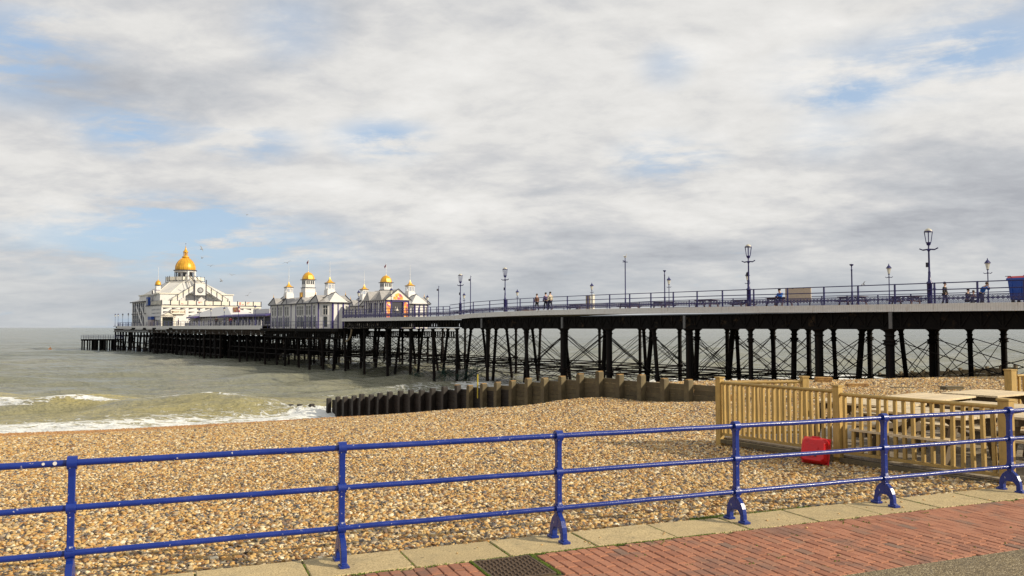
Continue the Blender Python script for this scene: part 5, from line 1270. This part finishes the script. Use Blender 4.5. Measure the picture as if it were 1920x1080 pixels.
    s2.beam((cx - 4.4, -9.7, zt + .9), (cx - 2.4, -9.7, zt + 2.9), .1, .6); s2.beam((cx - 4.4, -10.7, zt + .9), (cx - 2.4, -10.7, zt + 2.9), .1, .6); s2.build('stair_handrail', M['darktrim'], t)
    MB().box(cx - 5.4, cx - 4.2, -11.3, -10.9, zt + .3, zt + 3.0).box(cx - 5.4, cx - 4.2, -9.5, -9.1, zt + .3, zt + 3.0).build('stair_pier', M['white'], t)
    # seaward wing on the near side: glazed two storey block with hipped roof
    MB().box(17.0, 33.5, -9.0, -.1, 0, 6.9).build('wing_wall', M['white'], t)
    MB().add([(16.6, .3, 6.9), (34.2, .3, 6.9), (34.2, -9.4, 6.9), (16.6, -9.4, 6.9), (20.5, -4.5, 9.1), (29, -4.5, 8.8)], [(0, 1, 5, 4), (1, 2, 5), (2, 3, 4, 5), (3, 0, 4), (3, 2, 1, 0)]).build('wing_roof', M['whiteroof'], t)
    MB().box(16.6, 34.2, .3, .42, 6.65, 6.92).build('wing_gutter', M['darktrim'], t)
    for i in range(6):
        xx = 19.2 + i * 2.5; MB().box(xx - .12, xx + .12, -.098, .06, .1, 6.5).build('wing_post', M['darktrim'], t)
        if i < 5:
            for z0, z1 in ((.9, 3.0), (4.0, 6.2)): w = MB().box(xx + .35, xx + 2.15, -.098, -.04, z0, z1).build('window', M['glass'], t); MB().box(xx + 1.2, xx + 1.3, -.038, -.0, z0, z1).box(xx + .35, xx + 1.195, -.038, -.0, (z0 + z1) / 2, (z0 + z1) / 2 + .08).box(xx + 1.305, xx + 2.15, -.038, -.0, (z0 + z1) / 2, (z0 + z1) / 2 + .08).build('frame', M['white'], w)
    MB().box(17, 33.6, -.09, .08, 3.35, 3.55).build('wing_band', M['darktrim'], t)
    # upper link with sloped roof and the little gold-domed turret
    MB().box(9, 16.9, -6.5, -.7, H1 + .17, 8.2).build('link_wall', M['white'], t)
    MB().add([(8, .0, 8.2), (17.5, .0, 8.2), (17.5, -7, 8.2), (8, -7, 8.2), (10, -3.5, 9.4), (16, -3.5, 9.4)], [(0, 1, 5, 4), (1, 2, 5), (2, 3, 4, 5), (3, 0, 4)]).build('link_roof', M['whiteroof'], t)
    for i in range(5): MB().box(9.8 + i * 1.3, 10.4 + i * 1.3, -.698, -.65, H1 + 1.2, H1 + 2.0).build('link_window', M['glass'], t)
    ga = MB(); ga.prism([(9.8, 8.25), (12.2, 8.25), (11.8, 9.5), (11.0, 9.95), (10.2, 9.5)], -.5, -.3); ga.build('shaped_gable', M['white'], t)
    MB().prism([(10.6, 8.5), (11.4, 8.5), (11.4, 9.2), (11, 9.5), (10.6, 9.2)], -.298, -.25).build('gable_window', M['maroon'], t)
    tx, ty = 10.2, -1.5
    MB().box(tx - .55, tx + .55, ty - .55, ty + .55, 7.5, 10.9).build('turret', M['white'], t)
    MB().box(tx - .60, tx + .60, ty - .60, ty + .60, 9.55, 9.7).build('turret_band', M['purple'], t)
    MB().lathe([(.88, 10.9), (.88, 11.03)], (tx, ty, 0), n=12).build('turret_cornice', M['darktrim'], t)
    MB().lathe([(.76, 11.04), (.76, 11.35), (.64, 11.8), (.38, 12.12), (.10, 12.3), (.05, 12.6)], (tx, ty, 0), n=12).build('turret_dome', M['gold'], t)
    MB().tube((tx, ty, 12.5), (tx, ty, 15.8), .06, .03, n=5).build('flagpole', M['white'], t)
    MB().tube((28, -4.5, 8.7), (28, -4.5, 10.0), .07, .03, n=5).build('roof_finial', M['darktrim'], t)
    # blue booths and outside stair on the near face
    MB().box(11.2, 13.4, .1, .7, H1 + .2, H1 + 2.4).build('upper_doorway', M['sideblue'], t); MB().box(11.5, 13.1, .702, .74, H1 + .5, H1 + 1.9).build('door_glass', M['glass'], t)
    MB().box(6.4, 10.0, .2, 1.0, 1.7, 2.5).build('booth_sign', M['sideblue'], t); MB().box(6.6, 9.8, .2, .9, .0, 1.7).build('booth', mat('booth_board', (.42, .36, .36), .6), t)
    ob = MB(); ob.beam((18.2, 1.0, H1 + .0), (11.0, 1.0, .6), .10, .5); ob.beam((18.2, 2.2, H1 + .0), (11.0, 2.2, .6), .10, .5); ob.build('outside_stair', M['white'], t)
    # night club porch and sign board
    MB().prism([(.4, 2.35), (-3.2, 2.35), (-3.2, 2.62), (-1.4, 3.5), (.4, 2.62)], -1.3, -.5, 'x').build('porch_gable', M['cream'], t)
    tr = MB(); tr.beam((-1.34, .5, 2.62), (-1.34, -1.4, 3.58), .10, .12); tr.beam((-1.34, -3.3, 2.62), (-1.34, -1.4, 3.58), .10, .12); tr.beam((-1.34, .4, 2.33), (-1.34, -3.2, 2.33), .08, .08); tr.build('porch_trim', M['darktrim'], t)
    MB().box(-1.25, -.9, .05, .35, 0, 2.3).build('porch_column', M['cream'], t); MB().box(-1.25, -.9, -3.15, -2.85, 0, 2.3).build('porch_column', M['cream'], t)
    MB().box(-.4, -.05, -2.8, 0, .0, 2.2).build('porch_doors', M['glass'], t)
    text_on(t, 'porch_lettering', 'NIGHT CLUB', .52, (-1.33, -1.4, 2.66), (R(90), 0, R(-90)), M['maroon'])
    MB().box(-.5, -.16, -5.75, -2.15, 3.05, 4.3).build('sign_board', M['cream'], t)
    fr = MB(); fr.box(-.54, -.5, -5.75, -2.15, 4.24, 4.32).box(-.54, -.5, -5.75, -2.15, 3.03, 3.1).box(-.54, -.5, -2.21, -2.13, 3.12, 4.22).box(-.54, -.5, -5.77, -5.69, 3.12, 4.22); fr.build('sign_frame', M['maroon'], t)
    text_on(t, 'sign_lettering', 'NIGHT CLUB', .56, (-.53, -4.2, 3.66), (R(90), 0, R(-90)), mat('tan_lettering', (.36, .24, .12), .6))
    em = MB().lathe([(.25, 0), (.25, .03)], n=12).build('sign_emblem', M['maroon'], t, (-.51, -2.6, 3.66)); em.rotation_euler = (0, R(-90), 0)
theatre()

def seafront_pub():
    s0 = 130.0; s1 = 184.0; x, y = PS(s0, 3.2); t = thing('pier_pub', 'low white restaurant with purple awnings and small-paned windows before the theatre', 'restaurant', (x, y, DECK_D), PA)
    L = s1 - s0
    MB().box(0, L, -6, -.5, 0, 2.05).build('wall', M['white'], t)
    MB().add([(21, .2, 2.06), (54.5, .2, 2.06), (54.5, -6, 2.06), (21, -6, 2.06), (34, -3, 4.25), (42, -3, 4.25)], [(0, 1, 5, 4), (1, 2, 5), (2, 3, 4, 5), (3, 0, 4), (3, 2, 1, 0)]).build('marquee_roof', M['white'], t)
    MB().box(.5, 9.5, -5, -.2, 2.06, 3.15).build('upper_wall', M['white'], t)
    MB().box(9.6, 20.8, -5, -.4, 2.06, 2.25).build('parapet', M['white'], t)
    for (a, b) in ((-1.5, 10.5), (10.6, 20), (20.1, 27), (44, 50.5)): MB().add([(a, -.45, 2.35), (b, -.45, 2.35), (b, 1.3, 2.0), (a, 1.3, 2.0), (a, 1.3, 1.72), (b, 1.3, 1.72), (b, -.45, 2.2), (a, -.45, 2.2)], [(0, 1, 2, 3), (3, 2, 5, 4), (7, 4, 5, 6), (0, 3, 4, 7), (1, 6, 5, 2), (0, 7, 6, 1)]).build('awning', M['purple'], t)
    sg = MB().box(15.4, 19.6, .35, .5, 2.7, 3.75).build('orange_sign', M['poster'], t)
    for i in range(18):
        a = 26.5 + i * 1.5
        w = MB().box(a, a + 1.15, -.498, -.46, .45, 1.55).build('window', M['glass'], t)
        fr = MB(); fr.box(a - .05, a, -.498, -.40, .4, 1.6); fr.box(a + 1.15, a + 1.2, -.498, -.40, .4, 1.6)
        for k in (.28, .56, .84): fr.box(a + k, a + k + .05, -.458, -.42, .45, 1.55)
        fr.box(a, a + 1.15, -.419, -.40, .78, .83); fr.box(a, a + 1.15, -.419, -.40, 1.14, 1.19); fr.build('glazing_bars', M['cream'], w)
    for i in range(14): MB().box(26.5 + i * 1.9, 28.0 + i * 1.9, -.498, -.44, 1.68, 1.98).build('name_board', M['maroon'] if i % 2 else M['darktrim'], t)
    for i in range(8): a = 1.0 + i * 3.0; MB().box(a, a + 2.5, -.498, -.44, .3, 1.7).build('open_front', M['darktrim'], t); MB().box(a + 2.55, a + 2.9, -.497, -.3, 0, 2.0).build('pillar', M['white'], t)
    for i in range(30): a = 2 + i * 1.75 + random.uniform(-.3, .3); MB().box(a, a + .45, .5, .9, 0, .75).box(a + .05, a + .4, .86, .9, .75, 1.05).build('white_chair', M['white'], t)
seafront_pub()

# ------------------------------------------------------------------ small things on the pier
def bin_():
    s = S_of(1915, 2.0); x, y = PS(s - .25, 2.0); t = thing('wheelie_bin', 'big blue wheeled rubbish bin with a red lid at the right edge', 'rubbish bin', (x, y, deck_z(s)), PA)
    MB().add([(-.62, -.50, .18), (.62, -.50, .18), (.62, .50, .18), (-.62, .50, .18), (-.72, -.58, 1.42), (.72, -.58, 1.42), (.72, .58, 1.42), (-.72, .58, 1.42)], [(0, 3, 2, 1), (0, 1, 5, 4), (1, 2, 6, 5), (2, 3, 7, 6), (3, 0, 4, 7), (4, 5, 6, 7)]).build('body', M['bin'], t, bevel=.03)
    MB().box(-.78, .78, -.64, .64, 1.38, 1.50).build('rim', M['bin'], t, bevel=.02)
    MB().prism([(-.6, 1.505), (.6, 1.505), (.45, 1.62), (-.45, 1.62)], -.74, .74, 'x').build('lid', M['binred'], t)
    for a in (-.5, .5): MB().tube((a, .55, 1.50), (a, .66, 1.62), .02, n=6).tube((a, .66, 1.62), (a + .3, .66, 1.62), .02, n=6).build('lid_handle', M['darktrim'], t)
    for a in (-.5, 0, .5): MB().box(a - .03, a + .03, .53, .59, .3, 1.36).build('rib', M['bin'], t)
    for a in (-.5, .5):
        for b in (-.4, .4): w = MB().tube((a, b - .03, .1), (a, b + .03, .1), .1, n=12).build('wheel', M['darktrim'], t)
bin_()
x, y = PS(S_of(1497.5, 2.6), 2.6)
bd = thing('notice_board', 'plain beige board on legs beside the seated figure in blue', 'board', (x, y, deck_z(17)), PA + .12)
MB().box(-1.05, 1.05, -.03, .03, .30, 1.42).build('panel', M['board'], bd)
for a in (-.9, .9): MB().box(a - .04, a + .04, -.08, -.032, 0, 1.3).build('leg', M['darktrim'], bd)
MB().box(-.5, -.42, .032, .05, 1.36, 1.42).box(.36, .44, .032, .05, 1.36, 1.42).build('clip', M['darktrim'], bd)
x, y = PS(S_of(1112, 8), 8); pl = thing('pillar', 'pale yellow square pillar under a small lamp', 'pillar', (x, y, deck_z(43)), PA)
MB().box(-.14, .14, -.14, .14, 0, 1.75).build('shaft', M['cream'], pl, bevel=.02); MB().box(-.18, .18, -.18, .18, 1.752, 1.82).build('cap', M['cream'], pl)
x, y = PS(S_of(1103, 5), 5); pl = thing('slatted_screen', 'grey slatted wooden screen beside the yellow pillar', 'screen', (x, y, deck_z(40)), PA)
for i in range(4): MB().box(-.34 + i * .18, -.21 + i * .18, -.03, .03, 0, 1.55 + .05 * (i % 2)).build('slat', M['greywood'], pl)
for z in (.5, 1.2): MB().box(-.36, .36, -.07, -.032, z, z + .09).build('crosspiece', M['greywood'], pl)
tp = [(1600, 5.2, 'maroon picnic table under the finial pole on the pier'), (1462, 4.0, 'maroon picnic table where the person in blue sits'), (1326, 5.0, 'maroon picnic table left of the tall open lamp on the pier'), (1245, 7.0, 'dark picnic table by the small lamp, middle of the pier'), (1085, 6.5, 'dark picnic table right of the walkers'), (985, 6.5, 'dark picnic table left of the walkers'), (1700, 7.5, 'dark picnic table left of the tallest lamp post'), (1395, 8.0, 'dark picnic table behind the tall open lamp post'), (1180, 8.0, 'dark picnic table by the broken lantern standard')]
pb = None
for px, t_, lb in tp:
    x, y = PS(S_of(px, t_), t_)
    if pb is None: pb = picnic_table('picnic_table', M['maroon'], lb, (x, y, deck_z(S_of(px, t_))), PA, L=1.9, group='maroon picnic tables on the pier deck')
    else: dup(pb, (x, y, deck_z(S_of(px, t_))), PA + random.uniform(-.1, .1), lb)

def skin_obj(name, verts, edges, radii, m, parent, root=0, sub=1):
    me = bpy.data.meshes.new(name); me.from_pydata(verts, edges, []); o = bpy.data.objects.new(name, me); COL.objects.link(o); o.parent = parent
    md = o.modifiers.new('skin', 'SKIN')
    sv = me.skin_vertices[0].data if me.skin_vertices else None
    if sv is None:
        me.attributes  # layer is made by the modifier below
        bm = bmesh.new(); bm.from_mesh(me); bm.verts.layers.skin.verify(); bm.to_mesh(me); bm.free(); sv = me.skin_vertices[0].data
    for i, r in enumerate(radii): sv[i].radius = (r if isinstance(r, tuple) else (r, r)); sv[i].use_root = (i == root)
    md.use_smooth_shade = True
    s = o.modifiers.new('smooth', 'SUBSURF'); s.levels = sub; s.render_levels = sub; me.materials.append(m); return o
def person(label, px, Y, coat, legs, hair, pose='walk', face=0.0, h=1.72, st=None):
    s, t_ = st if st else ST_of(px, Y); x, y = PS(s, t_); t = thing('person', label, 'person', (x, y, deck_z(s)), PA + face); k = h / 1.72; t.scale = (k, k, k)
    if pose == 'sit': hip, kn, ft, ch, hd, z0 = (0, 0, .50), (.42, 0, .50), (.45, 0, .06), (.05, 0, .98), (.10, 0, 1.24), 0
    elif pose == 'bend': hip, kn, ft, ch, hd = (0, 0, .90), (.05, 0, .48), (0, 0, .06), (.22, 0, 1.30), (.42, 0, 1.50)
    else: hip, kn, ft, ch, hd = (0, 0, .92), (.03, 0, .50), (-.02, 0, .06), (0, 0, 1.36), (.03, 0, 1.62)
    w = .10; V = [hip, ch, (ch[0] * .7 + hd[0] * .3, 0, ch[2] + (hd[2] - ch[2]) * .42), (hd[0], 0, hd[2] - .06), (hd[0] + .01, 0, hd[2] + .06)]
    E_ = [(0, 1), (1, 2), (2, 3), (3, 4)]; Rr = [(.13, .11), (.16, .12), .055, .085, .075]
    arms = {'walk': ((.02, .28, 1.12), (.12, .27, .88)), 'sit': ((.18, .25, .80), (.38, .12, .78)), 'bend': ((.38, .24, 1.14), (.52, .08, 1.30))}[pose]
    for q in (-1, 1):
        b = len(V); sh = (ch[0], q * .19, ch[2] - .0); el = (arms[0][0] * (1 if q > 0 else .3), q * arms[0][1], arms[0][2]); hn = (arms[1][0], q * arms[1][1], arms[1][2])
        V += [sh, el, hn, (hn[0] + .05, hn[1], hn[2] - .07)]; E_ += [(1, b), (b, b + 1), (b + 1, b + 2), (b + 2, b + 3)]; Rr += [.062, .048, .034, .028]
        b = len(V); st_ = .16 * q if pose == 'walk' else 0
        V += [(hip[0], q * w, hip[2] - .06), (kn[0] + st_ * .5, q * w, kn[2]), (ft[0] + st_, q * w, ft[2] + .02), (ft[0] + st_ + .16, q * w, ft[2] - .02)]; E_ += [(0, b), (b, b + 1), (b + 1, b + 2), (b + 2, b + 3)]; Rr += [.085, .06, .042, .035]
    skin_obj('body', V, E_, Rr, M['skin'], t)
    f = lambda r, g: (r[0] + g, r[1] + g) if isinstance(r, tuple) else r + g
    # coat: hips, chest, arms to the wrist
    idx = [0, 1, 5, 6, 7, 13, 14, 15]; mp = {v: i for i, v in enumerate(idx)}; ce = [(a, b) for a, b in E_ if a in mp and b in mp]
    skin_obj('coat', [V[i] for i in idx], [(mp[a], mp[b]) for a, b in ce], [f(Rr[i], .035) for i in idx], coat, t)
    idx = [0, 9, 10, 11, 17, 18, 19]; mp = {v: i for i, v in enumerate(idx)}; ce = [(a, b) for a, b in E_ if a in mp and b in mp]
    skin_obj('trousers', [V[i] for i in idx], [(mp[a], mp[b]) for a, b in ce], [f(Rr[i], .022) for i in idx], legs, t)
    MB().lathe([(.0, -.02), (.098, -.02), (.112, .05), (.09, .12), (0, .15)], n=10).build('hair', hair, t, (hd[0] - .018, 0, hd[2] + .02))
    ff = MB(); ff.lathe([(0, -.012), (.014, 0), (0, .012)], (hd[0] + .090, .03, hd[2] + .0), n=6); ff.lathe([(0, -.012), (.014, 0), (0, .012)], (hd[0] + .090, -.03, hd[2] + .0), n=6); ff.cbox((hd[0] + .098, 0, hd[2] - .035), (.03, .022, .04)); ff.cbox((hd[0] + .088, 0, hd[2] - .078), (.02, .05, .01)); ff.build('face', mat('face_features', (.22, .10, .08), .7) if 'face_features' not in bpy.data.materials else bpy.data.materials['face_features'], t)
    return t
C = lambda n, c: mat(n, c, .8)
dk, br_, bl_, tn = C('dark_coat', (.02, .018, .016)), C('brown_coat', (.10, .05, .035)), C('bright_blue_coat', (.01, .10, .42)), C('cream_coat', (.55, .50, .38))
pu = C('violet_grey_coat', (.10, .08, .20)); hd_ = C('dark_hair', (.015, .010, .008)); hg = C('brown_hair', (.08, .05, .035)); jn = C('dark_jeans', (.02, .022, .04))
person('person in a dark jacket walking right of the tallest lamp post', 1773, 61.5, dk, dk, hd_, 'walk', 3.3, h=1.8)
person('dark-haired person in black crouching low by the railing', 1815, 60, dk, jn, hd_, 'sit', 3.1, h=1.6)
person('brown-haired person sitting right of the crouching dark figure', 1825, 61, br_, jn, hg, 'sit', 3.3, h=1.5)
person('person in a bright blue coat bending forward under the small lamp', 1842, 60.5, bl_, jn, hg, 'bend', 3.0, h=1.85)
person('person in a blue coat sitting at the pier picnic table', 1464, 66, bl_, jn, hd_, 'sit', 1.4, h=1.85)
person('person in a brown coat, leftmost of the three walkers', 1007, 86, br_, dk, hg, 'walk', 0.2)
person('person in a violet coat, middle one of the three walkers', 1023.5, 84, pu, jn, hd_, 'walk', 0.1, h=1.75)
person('dark-haired person in a cream coat, rightmost of the three walkers', 1032, 83.5, tn, jn, hd_, 'walk', 0.1, h=1.8)
for i, (s_, t_, c_, lb) in enumerate([(156, 1.4, br_, 'person in brown standing at the platform railing near the pub door'), (184.8, 1.3, pu, 'person in violet by the gap between night club and pub'), (147, 1.5, C('red_coat', (.5, .05, .05)), 'person in red under the purple awning')]): person(lb, 0, 0, c_, jn, hd_, 'walk', 1.5 * i, st=(s_, t_)).location.z = DECK_D

# gulls
def gull(label, px, py, Y, sp, tilt, first=[None]):
    f = 1550; pp = math.atan(74 / f); c_, s_ = math.cos(pp), math.sin(pp)
    v = Vector((px - 960, f * c_ - (540 - py) * s_, f * s_ + (540 - py) * c_)); v = v * (Y / v.y); loc = (v.x, v.y, v.z + CAM_H)
    if first[0] is None:
        t = thing('gull', label, 'gull', loc, 0, 'gulls in flight')
        MB().lathe([(0, -.26), (.05, -.18), (.075, 0), (.055, .14), (.03, .22), (0, .26)], n=8).build('body', M['gull'], t).rotation_euler = (R(90), 0, 0)
        for s in (-1, 1): MB().add([(0, .09, .02), (0, -.08, .02), (s * .38, .10, .20), (s * .38, -.02, .20), (s * .80, -.10, .10), (0, .09, .04), (0, -.08, .04), (s * .38, .10, .215), (s * .38, -.02, .215)], [(0, 1, 3, 2), (5, 7, 8, 6), (2, 3, 4), (7, 4, 8), (0, 2, 7, 5), (1, 6, 8, 3)]).build('wing', M['gull'], t)
        first[0] = t
    else: t = dup(first[0], loc, 0, label)
    t.scale = (sp,) * 3; t.rotation_euler = (.3, tilt, random.uniform(-1, 1)); return t
for g in [('gull nearest the spire of the golden dome', 378, 467, 190, 1.5, .8), ('gull just below it, right of the golden dome', 379, 484, 190, 1.1, .2), ('gull to the right of the dome cornice', 395, 499, 190, 1.2, -.1), ('pale gull in open sky well right of the dome', 435, 516, 190, 1.2, .1), ('gull above the right slope of the theatre roof', 415, 527, 190, 1.6, .4), ('gull low beside the right end of the theatre terrace', 465, 554, 160, 1.3, -.6), ('gull over the left spire of the near pavilion', 539, 493, 130, 1.0, -.3), ('gull gliding above the pier picnic table at right', 1619, 533, 60, .5, -.6), ('tiny gull high in the clouds above the pavilions', 463, 403, 200, .8, .1)]: gull(*g)
# buoy
Yb = 6.6 * 1552 / 42; t = thing('buoy', 'small orange buoy floating far out at the left', 'buoy', ((95 - 960) / 1552 * Yb, Yb, SEA_Z))
MB().lathe([(0, -.5), (.55, -.3), (.65, 0), (.45, .35), (.12, .5), (.1, .9), (0, .95)], n=12).build('float', M['orange'], t)

# far land / breakwater line glimpsed right under the pier horizon, bits of wet wood: none in view
print('objects', len(bpy.data.objects))
